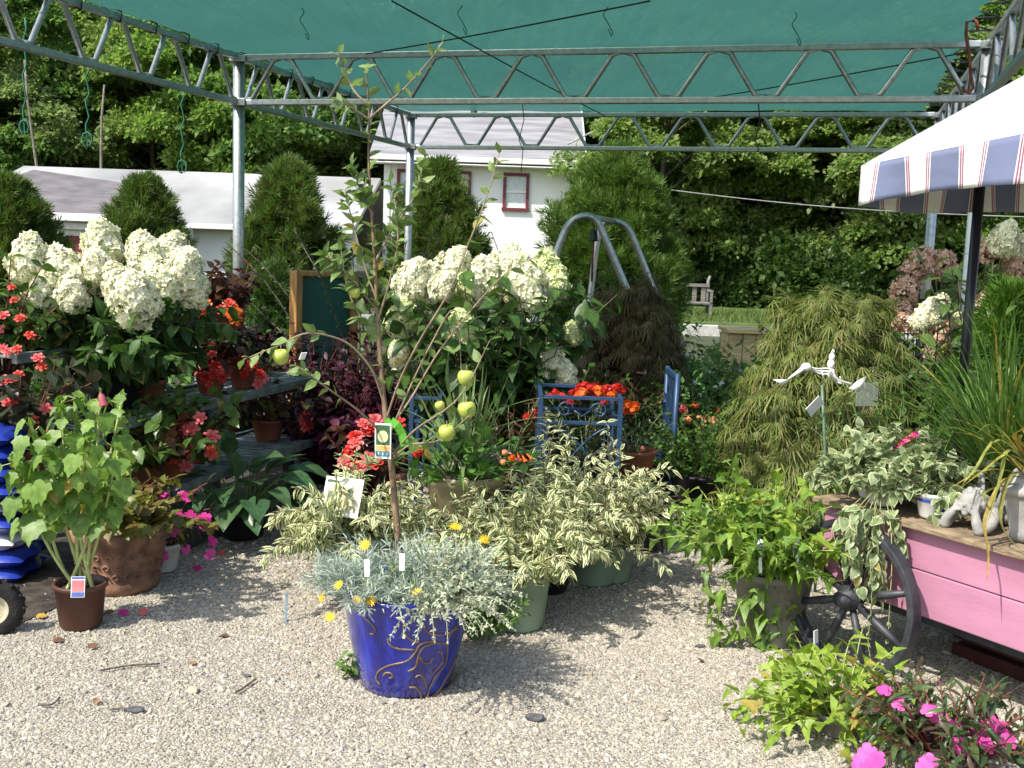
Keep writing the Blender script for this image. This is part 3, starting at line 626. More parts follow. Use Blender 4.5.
# arborvitae hedge plants
AV = leaf_mat('arborvitae', [(.045, .10, .017), (.075, .145, .026), (.11, .185, .036), (.12, .19, .04), (.15, .12, .04)], .34, vein=0, rough=.55)
def conifer(name, label, px, ytop, Y, wpx, seed, n=10500, mat=AV, ls=.17, shape=.55, cat='evergreen', group='upright evergreens along the back'):
    b0 = P(px, 300, Y); z = P(px, ytop, Y)[2]; wd = wpx / F * Y / 2; t = thing(name, label, cat, (b0[0], Y, 0), group); r = np.random.default_rng(seed); mb = MB()
    # upright plumes of foliage set over the body of the plant
    npl = int(64 + n / 90); per = n // npl; hp = r.uniform(0, 1, npl) ** .8; ap = r.uniform(0, 2 * PI, npl)
    pr = np.where(hp < .35, .86 + .4 * hp, 1 - ((hp - .35) / .65) ** 2.2); ro = wd * np.clip(pr, .02, 1) * np.where(r.uniform(0, 1, npl) < .12, r.uniform(.86, 1.02, npl), r.uniform(.4, .86, npl)) * (1 + .14 * np.sin(ap * 3 + seed))
    ln = (.22 + .2 * r.uniform(0, 1, npl)) * (z * .55) * (1 - .45 * hp); pc = np.stack([ro * np.cos(ap), ro * np.sin(ap), .02 + hp * (z - .05 - ln * .8)], 1)
    ax_ = nrm(np.stack([np.cos(ap) * (.45 - .25 * hp), np.sin(ap) * (.45 - .25 * hp), np.ones(npl)], 1) + r.normal(0, .1, (npl, 3)))
    i = np.repeat(np.arange(npl), per); u = r.uniform(0, 1, len(i)); o3 = nrm(r.normal(0, 1, (len(i), 3))); w3 = (wd * .26 + .02) * np.sin(PI * np.clip(u * .8 + .2, 0, 1)) ** .7
    p = pc[i] + ax_[i] * (u * ln[i])[:, None] + o3 * (w3 * r.uniform(.35, 1.05, len(i)))[:, None] * np.array([1, 1, .6]); D = ax_[i] * .8 + o3 * .75 + r.normal(0, .25, p.shape); N = np.cross(D, r.normal(0, 1, p.shape))
    mb.inst(CONI, p, D, N, ls * r.uniform(.6, 1.25, len(i)))
    part('crown', mb, mat, t, world=False); mb = MB(); mb.tube([(0, 0, 0), (0, 0, z * .8)], [.06, .02], 8); part('trunk', mb, bark, t, world=False); return t
conifer('arborvitae', 'dark green arborvitae at the far left edge', 12, 182, 14, 92, 1)
conifer('arborvitae', 'bushy arborvitae in front of the low building roof, above the white hydrangea', 146, 181, 15, 88, 2)
conifer('arborvitae', 'tall columnar arborvitae just right of the front post', 287, 166, 13.5, 96, 3, 9500)
conifer('arborvitae', 'arborvitae before the left house windows, beside the far post', 434, 164, 15, 98, 4, 9000)
conifer('arborvitae', 'largest arborvitae, behind the grey pipe arch', 612, 152, 14, 138, 5, 11000, leaf_mat('arborvitae_bright', [(.06, .125, .02), (.10, .18, .03), (.14, .22, .042)], .3, vein=0, rough=.55))
conifer('dwarf_spruce', 'small pale green pyramid spruce beside the chalkboard', 272, 268, 9.6, 74, 6, 3600, leaf_mat('spruce', [(.07, .13, .03), (.10, .17, .045)], .25, vein=0), .11)
# thin weeping shrub before the house wall
def wispy(px, py, Y, n, hgt, label, mat, ls=.06, spread=.7, name='shrub'):
    b0 = P(px, 300, Y); t = thing(name, label, 'shrub', (b0[0], Y, 0)); r = np.random.default_rng(px); ps = stems(n, .12, hgt, spread, .18, 10, r); mb = MB(); mb.inst(OVATE, *leaves_on(ps, 16, 2, ls, .9, .5, .35, 1, r)); part('foliage', mb, mat, t, world=False)
    mb = MB(); stem_tubes(mb, ps, .012, .004); part('stem', mb, bark, t, world=False); return t
wispy(520, 225, 11, 26, 2.0, 'thin loose shrub standing before the white house wall', leaf_mat('dull_green', [(.06, .09, .03), (.09, .13, .04)], .3, vein=0), .07)
wispy(375, 300, 8.8, 26, 2.0, 'fine leaved pale green shrub right of the chalkboard', leaf_mat('willow', [(.08, .13, .04), (.13, .19, .07)], .3, vein=0), .05)
# far bench on the lawn and wooden bin
gw = solid('grey_wood', (.21, .19, .17), .85, noise=.25, scale=8, stretch=(1, 8, 8))
q = P(676, 318, 24); bn = thing('garden_bench', 'weathered grey wooden bench on the lawn far behind', 'bench', (q[0], 24, .24)); x = q[0]
mb = MB()
for k in range(7): mb.box((x - .62 + k * .2, 24.02, .70), (.1, .025, .36))
mb.box((x, 24, .9), (1.4, .05, .07)); part('backrest', mb, gw, bn, False, .005)
mb = MB(); mb.box((x, 23.76, .52), (1.36, .44, .04)); part('seat', mb, gw, bn, False, .005)
for sx in (-.68, .68):
    mb = MB(); mb.box((x + sx, 23.58, .38), (.06, .06, .28)); mb.box((x + sx, 23.56, .66), (.055, .05, .24)); mb.box((x + sx, 23.78, .79), (.07, .5, .04)); part('armrest', mb, gw, bn, False, .005)
    mb = MB(); mb.tube([(x + sx, 24.03, .25), (x + sx, 24.03, .8), (x + sx, 24.06, 1.0), (x + sx * 1.06, 24.1, 1.1)], .035, 8); part('leg', mb, gw, bn)
bw = solid('pale_pine', (.66, .48, .24), .7, noise=.14, scale=5, stretch=(1, 1, 7))
q0, q1 = P(735, 333, 11.5), P(768, 333, 11.5); bnz = q0[2]
wb = thing('wooden_bin', 'pale yellow pine bin with a lid rail behind the weeping maple', 'bin', ((q0[0] + q1[0]) / 2, 11.7, 0)); mb = MB(); cx = (q0[0] + q1[0]) / 2 + .12
for k in range(5): mb.box((cx - .28 + k * .14, 11.5, bnz / 2), (.132, .03, bnz))
mb.box((cx, 11.95, bnz / 2), (.7, .03, bnz)); mb.box((cx + .345, 11.72, bnz / 2), (.03, .41, bnz)); mb.box((cx - .345, 11.72, bnz / 2), (.03, .41, bnz)); part('panel', mb, bw, wb, False, .004)
mb = MB(); mb.box((cx, 11.7, bnz + .025), (.78, .56, .045)); part('lid', mb, bw, wb, False, .005)
# ================================================================== BENCHES ON THE LEFT
terra = solid('terracotta', (.30, .10, .05), .8, noise=.15, scale=6, bump=.15)
terra_d = solid('mottled_terracotta', (.27, .14, .085), .75, noise=.3, scale=18, bump=.7, bscale=26, col2=(.12, .06, .04))
blackpl = solid('black_plastic', (.015, .015, .016), .45)
brownpl = solid('brown_plastic', (.085, .032, .02), .5, noise=.1, scale=3)
greenpl = solid('pale_green_plastic', (.27, .37, .27), .55, noise=.12, scale=5)
tanpl = solid('tan_plastic', (.33, .27, .17), .6, noise=.1, scale=4)
greypl = solid('grey_plastic', (.20, .19, .17), .6, noise=.15, scale=5)
whitepl = solid('white_plastic', (.75, .76, .74), .5, noise=.04)
bench_m = solid('bench_metal', (.30, .34, .33), .5, .45, noise=.2, scale=14, bump=.1, col2=(.13, .165, .16))
e0 = np.array([-1.60, 6.0, 0])                     # front edge of the bench at Y=6
def E_(a, b_, z): return e0 + Dv * a - Bv * b_ + np.array([0, 0, z])   # along, back, up
pb = thing('plant_bench', 'stepped grey metal plant bench along the left side under the frame', 'plant bench', E_(0, 0, 0))
a0 = -1.15
for (b0, b1, z, a1) in ((.0, .42, .69, 1.15), (.42, .85, 1.0, .95), (-.10, .4, .32, 1.35)):
    mb = MB()
    for f in (b0, b1): mb.bar(E_(a0, f, z), E_(a1, f, z), .03, .05)
    for k in range(int((a1 - a0) / .07)): mb.bar(E_(a0 + .03 + k * .07, b0 + .016, z + .005), E_(a0 + .03 + k * .07, b1 - .016, z + .005), .045, .012)
    mb.bar(E_(a1 - .015, b0 + .016, z + .006), E_(a1 - .015, b1 - .016, z + .006), .03, .04)
    part('shelf', mb, bench_m, pb, False, .003)
for a in (-1.05, -.06, 1.0):
    for b_ in (.05, .8):
        mb = MB(); mb.tube([E_(a, b_, 0), E_(a, b_, .66 if b_ < .4 else .97)], .045, 10); part('leg', mb, bench_m, pb)
    mb = MB(); mb.tube([E_(a, .07, .62), E_(a, .78, .96)], .014, 6); part('brace', mb, bench_m, pb)

# ================================================================== PLANTS
HYD = leaf_mat('hydrangea_leaf', [(.028, .07, .015), (.045, .10, .02), (.07, .135, .028)], .25, rough=.38, vein=.3)
FL_W = leaf_mat('cream_floret', [(.78, .79, .44), (.87, .86, .60), (.91, .89, .71), (.92, .90, .76)], .22, .6, vein=0, tcol=1.05)
FL_C = leaf_mat('lime_floret', [(.60, .70, .28), (.70, .76, .40), (.78, .80, .50)], .22, .6, vein=0, tcol=1.05)
FL_G = solid('floret_core', (.70, .72, .46), .8)
FL_P = leaf_mat('pink_floret', [(.60, .28, .21), (.72, .46, .34), (.80, .68, .52), (.66, .33, .28), (.5, .45, .25)], .25, .6, vein=0, tcol=1.05)
PW = [panicle(s, 900, [FL_W, FL_G], .38, .62, .066) for s in (1, 2, 3)]
PL = [panicle(s, 820, [FL_C, FL_G], .4, .58, .068) for s in (4, 5)]
PP = [panicle(s, 210, [FL_P, HYD], .5, .4, .1, .08) for s in (6, 7)]
def hydrangea(t, ht, paths, lsize, heads, meshes, mat=HYD, sag=.55, nodes=11, label=None):
    r = np.random.default_rng(len(heads)); mb = MB(); pp = paths + np.array([0, 0, ht])
    mb.inst(OVATE, *leaves_on(pp, nodes, 2, lsize, 1.15, sag, .12, .97, r, sv=(.6, 1.15), taper=.25)); part('foliage', mb, mat, t, world=False)
    mb = MB(); stem_tubes(mb, pp, .006, .003)
    loc = np.array(t.location)
    for (px, py, Y, s) in heads:
        p = P(px, py, Y) - loc; b0 = np.array([p[0] * .35, p[1] * .35, ht + .05]); md = (b0 + p) / 2 + [0, 0, .06]; mb.tube([b0, md, p], [.006, .005, .004], 5, False)
    part('stem', mb, bark, t, world=False); items = []
    for k, (px, py, Y, s) in enumerate(heads):
        sz = s * .9 * Y / F; lean = np.array([random.uniform(-.55, .55), random.uniform(-.6, -.1), random.uniform(.75, 1.2)]); lean /= np.linalg.norm(lean)
        items.append((P(px, py, Y) - loc - lean * sz * .5, lean, sz))
    blooms(t, 'flower_head', meshes, items, label)
loc = P(115, 418, 5.55); loc[2] = .70
t = thing('potted_hydrangea', 'large hydrangea with cream white cone flowers on the left bench', 'hydrangea', loc)
add_pot(t, .15, .11, .2, blackpl)
hydrangea(t, .2, stems(70, .1, .66, 1.1, .2, hv=(.55, 1.)), .135,
          [(30, 258, 5.4, 56), (45, 290, 5.35, 46), (66, 272, 5.45, 60), (72, 292, 5.3, 46), (103, 243, 5.6, 56), (98, 270, 5.4, 52), (146, 258, 5.5, 58), (121, 285, 5.3, 52), (136, 298, 5.2, 66), (183, 272, 5.4, 60), (170, 252, 5.65, 48), (196, 290, 5.45, 40), (160, 280, 5.35, 52)], PW)
loc = P(488, 470, 6.3); loc[2] = gz(loc[0], 6.3)
t = thing('potted_hydrangea', 'hydrangea with lime white cone flowers in the middle, behind the blue iron stand', 'hydrangea', loc)
add_pot(t, .2, .16, .34, blackpl)
hydrangea(t, .32, stems(96, .16, 1.2, .5, .06, hv=(.5, 1.)), .165,
          [(413, 280, 6.2, 52), (432, 282, 6.25, 44), (454, 268, 6.4, 52), (402, 318, 6.1, 42), (462, 328, 6.0, 44), (488, 280, 6.2, 56), (524, 282, 6.05, 64), (506, 264, 6.35, 48), (546, 270, 6.3, 46), (556, 283, 6.2, 38), (405, 360, 6.25, 46), (552, 360, 6.0, 38), (566, 372, 6.0, 30), (572, 333, 6.05, 28), (470, 292, 6.3, 46), (444, 285, 6.15, 38)], PW + PL)
# pinkish hydrangeas on the right beyond the cart
HY2 = leaf_mat('hydrangea_leaf_light', [(.04, .09, .018), (.07, .13, .025), (.10, .17, .035)], .28, rough=.4, vein=.3)
loc = P(915, 400, 6.5); loc[2] = 0
t = thing('hydrangea', 'fading hydrangea with rusty pink flower heads beyond the cart, left of the black pole', 'hydrangea', loc)
hydrangea(t, .1, stems(40, .15, 1.5, .5, .05, hv=(.6, 1.)), .12, [(905, 292, 6.5, 32), (922, 262, 6.6, 34), (944, 265, 6.6, 31), (900, 316, 6.4, 32), (924, 322, 6.4, 34), (910, 275, 6.6, 29), (938, 348, 6.3, 29), (950, 330, 6.3, 25), (880, 345, 6.4, 25)], PP, HY2)
loc = P(1000, 400, 6.2); loc[2] = 0
t = thing('hydrangea', 'tall hydrangea with blush and white flower heads behind the black pole, far right', 'hydrangea', loc)
hydrangea(t, .1, stems(44, .15, 1.75, .42, .04, hv=(.6, 1.)), .15, [(984, 308, 6.0, 31), (992, 330, 5.9, 28), (1002, 244, 6.1, 34), (985, 250, 6.1, 27), (1016, 262, 6.1, 31), (978, 318, 6.0, 27)], PP, HY2)
blooms(t, 'flower_head', PW, [(P(1000, 236, 6.05) - np.array(t.location) - [0, 0, .1], (.1, -.5, 1), .2), (P(1016, 240, 6.1) - np.array(t.location) - [0, 0, .1], (.4, -.5, 1), .17)], 'white flower head just opening')
loc = P(932, 400, 6.0); loc[2] = 0
t = thing('hydrangea', 'small hydrangea with a loose white flower cluster under the rusty pink one', 'hydrangea', loc)
hydrangea(t, .1, stems(24, .1, 1.1, .45, .04), .1, [(930, 312, 5.9, 34), (922, 318, 5.9, 28), (940, 306, 5.95, 28), (958, 318, 5.9, 22)], PW, HY2)
conifer('conifer_bush', 'bright green feathery conifer bush right of the black pole', 1016, 290, 5.7, 116, 9, 5200, leaf_mat('bright_conifer', [(.05, .12, .015), (.08, .17, .02), (.11, .21, .03)], .25, vein=0), .11, group=None)

BG = {k: leaf_mat('begonia_leaf_' + k, c, .25, .3, vein=.3) for k, c in (('green', [(.05, .10, .02), (.08, .15, .03), (.12, .19, .05)]), ('dark', [(.03, .045, .02), (.055, .05, .03), (.04, .07, .03)]), ('bronze', [(.05, .018, .012), (.08, .03, .016), (.06, .045, .02)]))}
def petal_mat(k, c): return leaf_mat('petal_' + k, [tuple(.8 * x for x in c), c], .3, .5, vein=0, tcol=1.1)
CORAL, RED, ORANGE, PINK, MAG, YEL = petal_mat('coral', (.75, .11, .075)), petal_mat('red', (.60, .03, .02)), petal_mat('orange', (.85, .16, .02)), petal_mat('pink', (.80, .18, .17)), petal_mat('magenta', (.72, .04, .30)), petal_mat('yellow', (.85, .55, .02))
PEACH, HOTP = petal_mat('peach', (.85, .42, .22)), petal_mat('hot_pink', (.85, .10, .42))
yc = solid('flower_eye', (.75, .5, .05), .7)
FM = {k: flower_mesh('flower', BEGO, [mm, yc], None, 1) for k, mm in (('coral', CORAL), ('red', RED), ('orange', ORANGE), ('pink', PINK))}
FI = {k: flower_mesh('flower', FIVE, [mm, yc], None, 1) for k, mm in (('magenta', MAG), ('hot', HOTP), ('pink', PINK))}
FB = {k: flower_mesh('flower_cluster', FIVE, [mm, yc], None, 16, .55) for k, mm in (('red', RED), ('orange', ORANGE), ('peach', PEACH), ('pink', PINK), ('coral', CORAL))}
FD = flower_mesh('flower', DAISY, [YEL, yc], 1)
def mound(t, ht, n, h, spread, tpl, size, mat, nodes=6, per=2, ang=1.0, sag=.2, droop=.15, r0=.06, seed=1, jit=.35, t0=.3, stem_mat=None, sr=.004, hv=(.6, 1.), az=None):
    r = np.random.default_rng(seed); ps = stems(n, r0, h, spread, droop, 10, r, hv, az) + np.array([0, 0, ht]); mb = MB()
    mb.inst(tpl, *leaves_on(ps, nodes, per, size, ang, sag, t0, 1., r, jit)); part('foliage', mb, mat, t, world=False)
    if stem_mat is not None: mb = MB(); stem_tubes(mb, ps, sr, sr * .5); part('stem', mb, stem_mat, t, world=False)
    return ps
gstem = solid('green_stem', (.10, .17, .05), .6); rstem = solid('red_stem', (.20, .05, .035), .6); ystem = solid('pale_stem', (.40, .45, .16), .6)
def facing(p, c, up=.5):
    v = np.array(p) - np.array(c); v = v / (np.linalg.norm(v) + 1e-9); v = v + np.array([0, -.6, up]); return v / np.linalg.norm(v)
def pixflowers(t, kind, pts, sz, name='flower', Yoff=0.):
    loc = np.array(t.location); it = []
    for (px, py, Y) in pts:
        p = P(px, py, Y) - loc; it.append((p, facing(p, (0, 0, .1)) + np.array([random.uniform(-.3, .3), 0, random.uniform(-.3, .3)]), sz * random.uniform(.8, 1.15)))
    blooms(t, name, kind if isinstance(kind, list) else [kind], it)
def bench_at(px, Y, z): q = P(px, 400, Y); return (q[0], Y, z)
# far-left begonias
t = thing('potted_begonia', 'light green begonia with red flowers at the far left edge, beside the white hydrangea', 'begonia', bench_at(5, 5.25, .70)); add_pot(t, .12, .09, .2, terra)
mound(t, .2, 26, .62, .6, OVATE, .11, BG['green'], 7, 2, 1.1, .3, seed=3, stem_mat=rstem, sr=.006)
pixflowers(t, [FM['coral'], FM['pink']], [(12, 287, 5.1), (3, 316, 5.0), (20, 318, 5.0), (3, 348, 5.0), (17, 349, 5.0), (8, 352, 4.98), (30, 335, 5.1), (-4, 330, 5.), (14, 300, 5.1)], .03)
t = thing('potted_begonia', 'begonia with dark ribbed leaves and coral flowers above the blue bags', 'begonia', bench_at(22, 5.0, .42)); add_pot(t, .11, .085, .17, terra)
mound(t, .16, 24, .5, .7, HEART, .11, BG['dark'], 5, 2, 1.1, .3, seed=4, stem_mat=rstem, sr=.005)
pixflowers(t, [FM['pink'], FM['coral']], [(10, 380, 4.8), (18, 374, 4.8), (38, 358, 4.8), (42, 366, 4.8), (8, 402, 4.75), (15, 400, 4.75), (46, 409, 4.8), (50, 433, 4.75), (6, 380, 4.8), (35, 420, 4.8)], .028)
# upper shelf
t = thing('potted_begonia', 'begonia with dark bronze leaves and orange flowers on the top shelf at the post', 'begonia', bench_at(212, 6.35, 1.01)); add_pot(t, .085, .065, .14, terra)
mound(t, .13, 20, .32, .75, HEART, .10, BG['bronze'], 4, 2, 1.0, .25, seed=5, stem_mat=rstem)
pixflowers(t, [FM['orange'], FM['coral']], [(203, 314, 6.15), (198, 306, 6.2), (206, 305, 6.2), (222, 310, 6.15), (233, 312, 6.15), (229, 304, 6.15), (235, 318, 6.15), (193, 310, 6.2)], .045)
t = thing('potted_coleus', 'dark maroon coleus above the orange begonia, against the post', 'coleus', bench_at(232, 6.6, 1.01)); add_pot(t, .08, .06, .14, terra)
COL_D = leaf_mat('coleus_maroon', [(.022, .004, .007), (.045, .008, .014), (.075, .014, .022)], .2, .45, vein=.3)
mound(t, .13, 12, .34, .6, OVATE, .12, COL_D, 4, 2, 1.1, .3, seed=6, stem_mat=rstem)
# middle shelf pots
def begonia(px, Y, z, lab, leafm, fl, pts, sz, seed, n=18, h=.24, pot=terra, pr=.085, tpl=HEART, ls=.075, group='begonias on the left bench'):
    t = thing('potted_begonia', lab, 'begonia', bench_at(px, Y, z), group); add_pot(t, pr, pr * .76, .135, pot)
    mound(t, .125, n, h, .85, tpl, ls, BG[leafm], 5, 2, 1.0, .25, seed=seed, stem_mat=rstem); pixflowers(t, fl, [(a, b_, Y - .12 - .05 * random.random()) for a, b_ in pts], sz); return t
begonia(243, 6.45, .70, 'dark leaved begonia with salmon pink flowers in the terracotta pot nearest the shelf end', 'dark', [FM['pink'], FM['red']], [(226, 362), (235, 361), (232, 366), (240, 360), (228, 372), (222, 371), (248, 368), (260, 373), (262, 378), (252, 364), (258, 384), (244, 374)], .034, 7)
begonia(210, 6.2, .70, 'dark leaved begonia with scarlet flowers on the middle shelf below the bronze begonia', 'bronze', [FM['red'], FM['coral']], [(203, 364), (212, 354), (215, 366), (197, 370), (205, 378), (209, 384), (213, 374), (220, 370), (222, 378), (199, 358), (212, 391)], .034, 8)
begonia(170, 5.5, .33, 'begonia with wing shaped green leaves and coral flowers on the lower shelf', 'green', [FM['coral'], FM['pink']],
        [(183, 416), (188, 430), (180, 423), (168, 443), (173, 446), (160, 453), (163, 461), (155, 462), (150, 460), (212, 436), (211, 452), (186, 466), (155, 478), (200, 418), (178, 437), (192, 428), (166, 432), (196, 440), (174, 458), (188, 452)], .04, 9, 30, .42, ls=.11)
begonia(200, 6.0, .33, 'bronze leaved begonia with few coral blooms behind the bench leg', 'bronze', [FM['coral']], [(200, 420), (208, 426), (212, 437)], .035, 10, 18, .3)
t = thing('potted_heuchera', 'bronze and olive leaved heuchera on the lower shelf right of the bench leg', 'heuchera', bench_at(268, 6.75, .33)); add_pot(t, .1, .075, .14, terra)
HEU = leaf_mat('heuchera', [(.045, .03, .015), (.11, .075, .025), (.16, .17, .04), (.09, .07, .03)], .28, vein=.15)
mound(t, .13, 40, .36, 1.0, MAPLE, .085, HEU, 3, 1, .9, .1, seed=11, stem_mat=rstem)
t = thing('potted_begonia', 'red begonia on the end of the lower shelf beside the dark coleus', 'begonia', bench_at(300, 6.9, .33)); add_pot(t, .075, .06, .12, terra)
mound(t, .11, 14, .26, .7, HEART, .07, BG['dark'], 4, 2, seed=12); pixflowers(t, [FM['coral'], FM['red']], [(303, 421, 6.7), (307, 417, 6.7), (305, 428, 6.7), (310, 425, 6.7), (302, 414, 6.7)], .035)
for (px, Y, z, lab, mt, tp, ls, h, sd) in ((140, 5.3, .33, 'shaded bronze begonia on the lower shelf behind the terracotta planter', BG['bronze'], HEART, .09, .34, 301), (222, 6.5, .33, 'dark leaved plant on the lower shelf right behind the bench leg', BG['dark'], OVATE, .08, .32, 302), (120, 5.2, .33, 'shaded green begonia at the near end of the lower shelf', BG['green'], HEART, .1, .36, 303), (255, 6.7, .70, 'maroon coleus at the end of the middle shelf', COL_D, OVATE, .09, .28, 304), (150, 5.75, .70, 'dark green leafy plant on the middle shelf under the white hydrangea', HYD, OVATE, .1, .3, 305)):
    t = thing('potted_plant', lab, 'potted plant', bench_at(px, Y, z)); add_pot(t, .085, .065, .13, terra); mound(t, .12, 24, h, .95, tp, ls, mt, 6, 2, 1.0, .25, seed=sd, stem_mat=rstem)
# hosta, impatiens
loc = G(242, 539); t = thing('potted_hosta', 'hosta with broad glossy deep green leaves on the ground under the bench', 'hosta', (loc[0], loc[1], gz(loc[0], loc[1]))); add_pot(t, .14, .11, .16, blackpl)
r = np.random.default_rng(13); HOS = leaf_mat('hosta_leaf', [(.04, .095, .04), (.05, .11, .045), (.06, .125, .05), (.06, .115, .045), (.07, .13, .05), (.06, .12, .04)], .22, .33, vein=.2)
ps = stems(44, .05, .36, 1.05, .14, 8, r, (.45, 1.)) + np.array([0, 0, .13]); mb = MB(); tip = ps[:, -1]; dd = nrm(ps[:, -1] - ps[:, -2]); dd[:, 2] -= .25
mb.inst(HOSTA, tip, dd, np.tile([0, 0, 1.], (44, 1)) + r.normal(0, .2, (44, 3)), r.uniform(.13, .21, 44)); part('foliage', mb, HOS, t, world=False); mb = MB(); stem_tubes(mb, ps, .005, .004); part('stem', mb, gstem, t, world=False)
loc = G(163, 573); t = thing('potted_impatiens', 'magenta impatiens trailing over a small white pot on the gravel', 'impatiens', (loc[0], loc[1], gz(loc[0], loc[1]))); add_pot(t, .085, .065, .14, whitepl)
mound(t, .12, 26, .38, .85, LANCE, .095, BG['dark'], 6, 2, 1.1, .4, .3, seed=14, stem_mat=rstem)
pixflowers(t, [FI['magenta'], FI['hot']], [(164, 497, 5.0), (183, 494, 5.0), (187, 497, 4.98), (169, 532, 4.9), (173, 530, 4.88), (158, 550, 4.9), (156, 544, 4.9), (161, 557, 4.88), (200, 520, 4.95), (203, 526, 4.95), (205, 518, 4.95), (186, 549, 4.9), (212, 541, 4.95), (210, 554, 4.92), (178, 515, 4.95), (150, 560, 4.9), (190, 517, 4.95), (148, 544, 4.9)], .032)
# burgundy coleus mass behind
CM = [leaf_mat('coleus_burgundy', [(.02, .004, .008), (.04, .008, .016), (.065, .012, .024)], .2, .5, vein=.15), leaf_mat('coleus_wine', [(.06, .008, .03), (.10, .014, .045), (.05, .01, .025)], .22, .5, vein=.2)]
cps = [(298, 7.3, .82, 0, 'left'), (330, 7.5, .98, 0, 'middle'), (364, 7.3, .85, 0, 'right'), (346, 6.9, .55, 1, ''), (318, 7.0, .6, 0, '')]
labs = ['leftmost tall burgundy coleus, behind the bench end', 'tall burgundy coleus in front of the chalkboard', 'burgundy coleus just left of the apple trunk', 'low wine purple coleus at the front of the burgundy mass', 'low burgundy coleus behind the pale variegated shrub']
for (px, Y, h, k, _), lab in zip(cps, labs):
    q = P(px, 480, Y); t = thing('potted_coleus', lab, 'coleus', (q[0], Y, 0), 'burgundy coleus behind the bench'); add_pot(t, .13, .1, .2, blackpl)
    mound(t, .18, 34, h, .55, OVATE, .1 if k == 0 else .13, CM[k], 12, 2, 1.1, .3, .06, .1, seed=px, stem_mat=rstem, hv=(.4, 1.), t0=.1)
# chalkboard
wood_m = solid('honey_wood', (.40, .20, .055), .5, noise=.2, scale=6, stretch=(6, 6, 1))
board_m = solid('green_chalkboard', (.012, .085, .062), .7, noise=.12, scale=4)
a, c = P(293, 272, 8.3), P(356, 272, 8.75); a[2] = 0; c[2] = 0; xd = nrm(c - a); yd = np.cross([0, 0, 1.], xd); zt = P(325, 271, 8.5)[2]; zb = P(325, 405, 8.5)[2]; wdt = np.linalg.norm(c - a)
cb = thing('chalkboard', 'blank green chalkboard in a honey coloured wooden frame on legs', 'chalkboard', a); M3 = np.stack([xd, yd, [0, 0, 1]], 1)
def cbx(x, y, z, sx, sy, sz): return a + M3 @ np.array([x, y, z]), (sx, sy, sz), M3
mb = MB(); mb.box(*cbx(.03, 0, (zt + zb) / 2, .06, .09, zt - zb)); mb.box(*cbx(wdt - .03, 0, (zt + zb) / 2, .05, .09, zt - zb)); mb.box(*cbx(wdt / 2, 0, zt - .02, wdt - .115, .085, .04)); mb.box(*cbx(wdt / 2, 0, zb + .03, wdt - .115, .085, .06)); part('frame', mb, wood_m, cb, False, .005)
mb = MB(); mb.box(*cbx(wdt / 2, .01, (zt + zb) / 2, wdt - .117, .02, zt - zb - .102)); part('board', mb, board_m, cb, False)
for x in (.02, wdt - .03): mb = MB(); mb.box(*cbx(x, .062, (zb + .2) / 2 + .0, .04, .032, zb + .4)); part('leg', mb, galv, cb, False)
# tags
tagw = solid('white_tag', (.82, .83, .82), .45, noise=.03); tagb = solid('tag_blue', (.10, .14, .42), .5); tagp = solid('tag_pink', (.65, .2, .22), .5); tagd = solid('tag_dark', (.05, .12, .05), .5); tago = solid('tag_orange', (.85, .42, .10), .5); tagt = solid('tag_teal', (.08, .22, .26), .5); taga = solid('tag_apple', (.75, .72, .40), .5)
def card(c, w_, h_, lean, spin, bands, name, label, cat='plant tag', round_=False, group=None, stake=0.):
    """flat printed card: bands = (x, y, w, h, material) in card units, sits proud of the card"""
    t = thing(name, label, cat, c, group); M = rz(spin) @ rx(lean); x, y, z = M[:, 0], M[:, 2], -M[:, 1]   # x across, y up, z towards viewer
    mb = MB(); pl = [(-.5, -.5), (.5, -.5), (.5, .5), (-.5, .5)] if not round_ else [(-.5, -.5), (.5, -.5), (.5, .05), (.42, .3), (.25, .46), (0, .5), (-.25, .46), (-.42, .3), (-.5, .05)]
    mb.prism([(p[0] * w_, p[1] * h_) for p in pl], (0, 0, 0), x, y, z, .003); part('card', mb, tagw, t, False, world=False)
    for bx, by, bw_, bh, mt in bands:
        mb = MB(); sh = [(-.5, -.5), (.5, -.5), (.5, .5), (-.5, .5)] if mt is not taga else [(.5 * math.cos(q * PI / 8), .5 * math.sin(q * PI / 8)) for q in range(16)]
        mb.prism([((bx + p[0] * bw_) * w_, (by + p[1] * bh) * h_) for p in sh], z * (.0026 if mt in (tagw, taga) else .0018), x, y, z, .0016); part('print', mb, mt, t, False, world=False)
    if stake: mb = MB(); mb.box(np.array([0, 0, 0]) - y * (h_ / 2 + stake / 2) - z * .001, (w_ * .35, .003, stake), M); part('stake', mb, tagw, t, False, world=False)
    return t
# big terracotta pot and the flowering maple in front of it
loc = G(103, 604); t = thing('terracotta_planter', 'wide mottled terracotta pot with scrollwork, planted with olive bronze coleus', 'planter', (loc[0], loc[1] + .2, gz(loc[0], loc[1])))
mb = MB(); mb.lathe([(1e-3, .003), (.165, .003), (.172, .02), (.178, .055), (.172, .062), (.19, .16), (.203, .222), (.212, .23), (.222, .25), (.224, .275), (.215, .288), (.195, .288), (.19, .25)], 40); pt_ = part('pot', mb, terra_d, t, world=False)
mb = MB()
for k in range(24):
    a = k / 24 * 2 * PI; c = [math.cos(a), math.sin(a)]
    for q in range(3):
        zc = .09 + q * .045; rr_ = .176 + (zc - .06) * .168 ; pts = []
        for s in range(9): th = s / 8 * 5.2; ra = .016 * (1 - s / 13); aa = a + (ra * math.cos(th) * (-1) ** (k + q)) / rr_ + q * .06; pts.append([rr_ * math.cos(aa), rr_ * math.sin(aa), zc + ra * math.sin(th)])
        mb.tube(pts, .0045, 5)
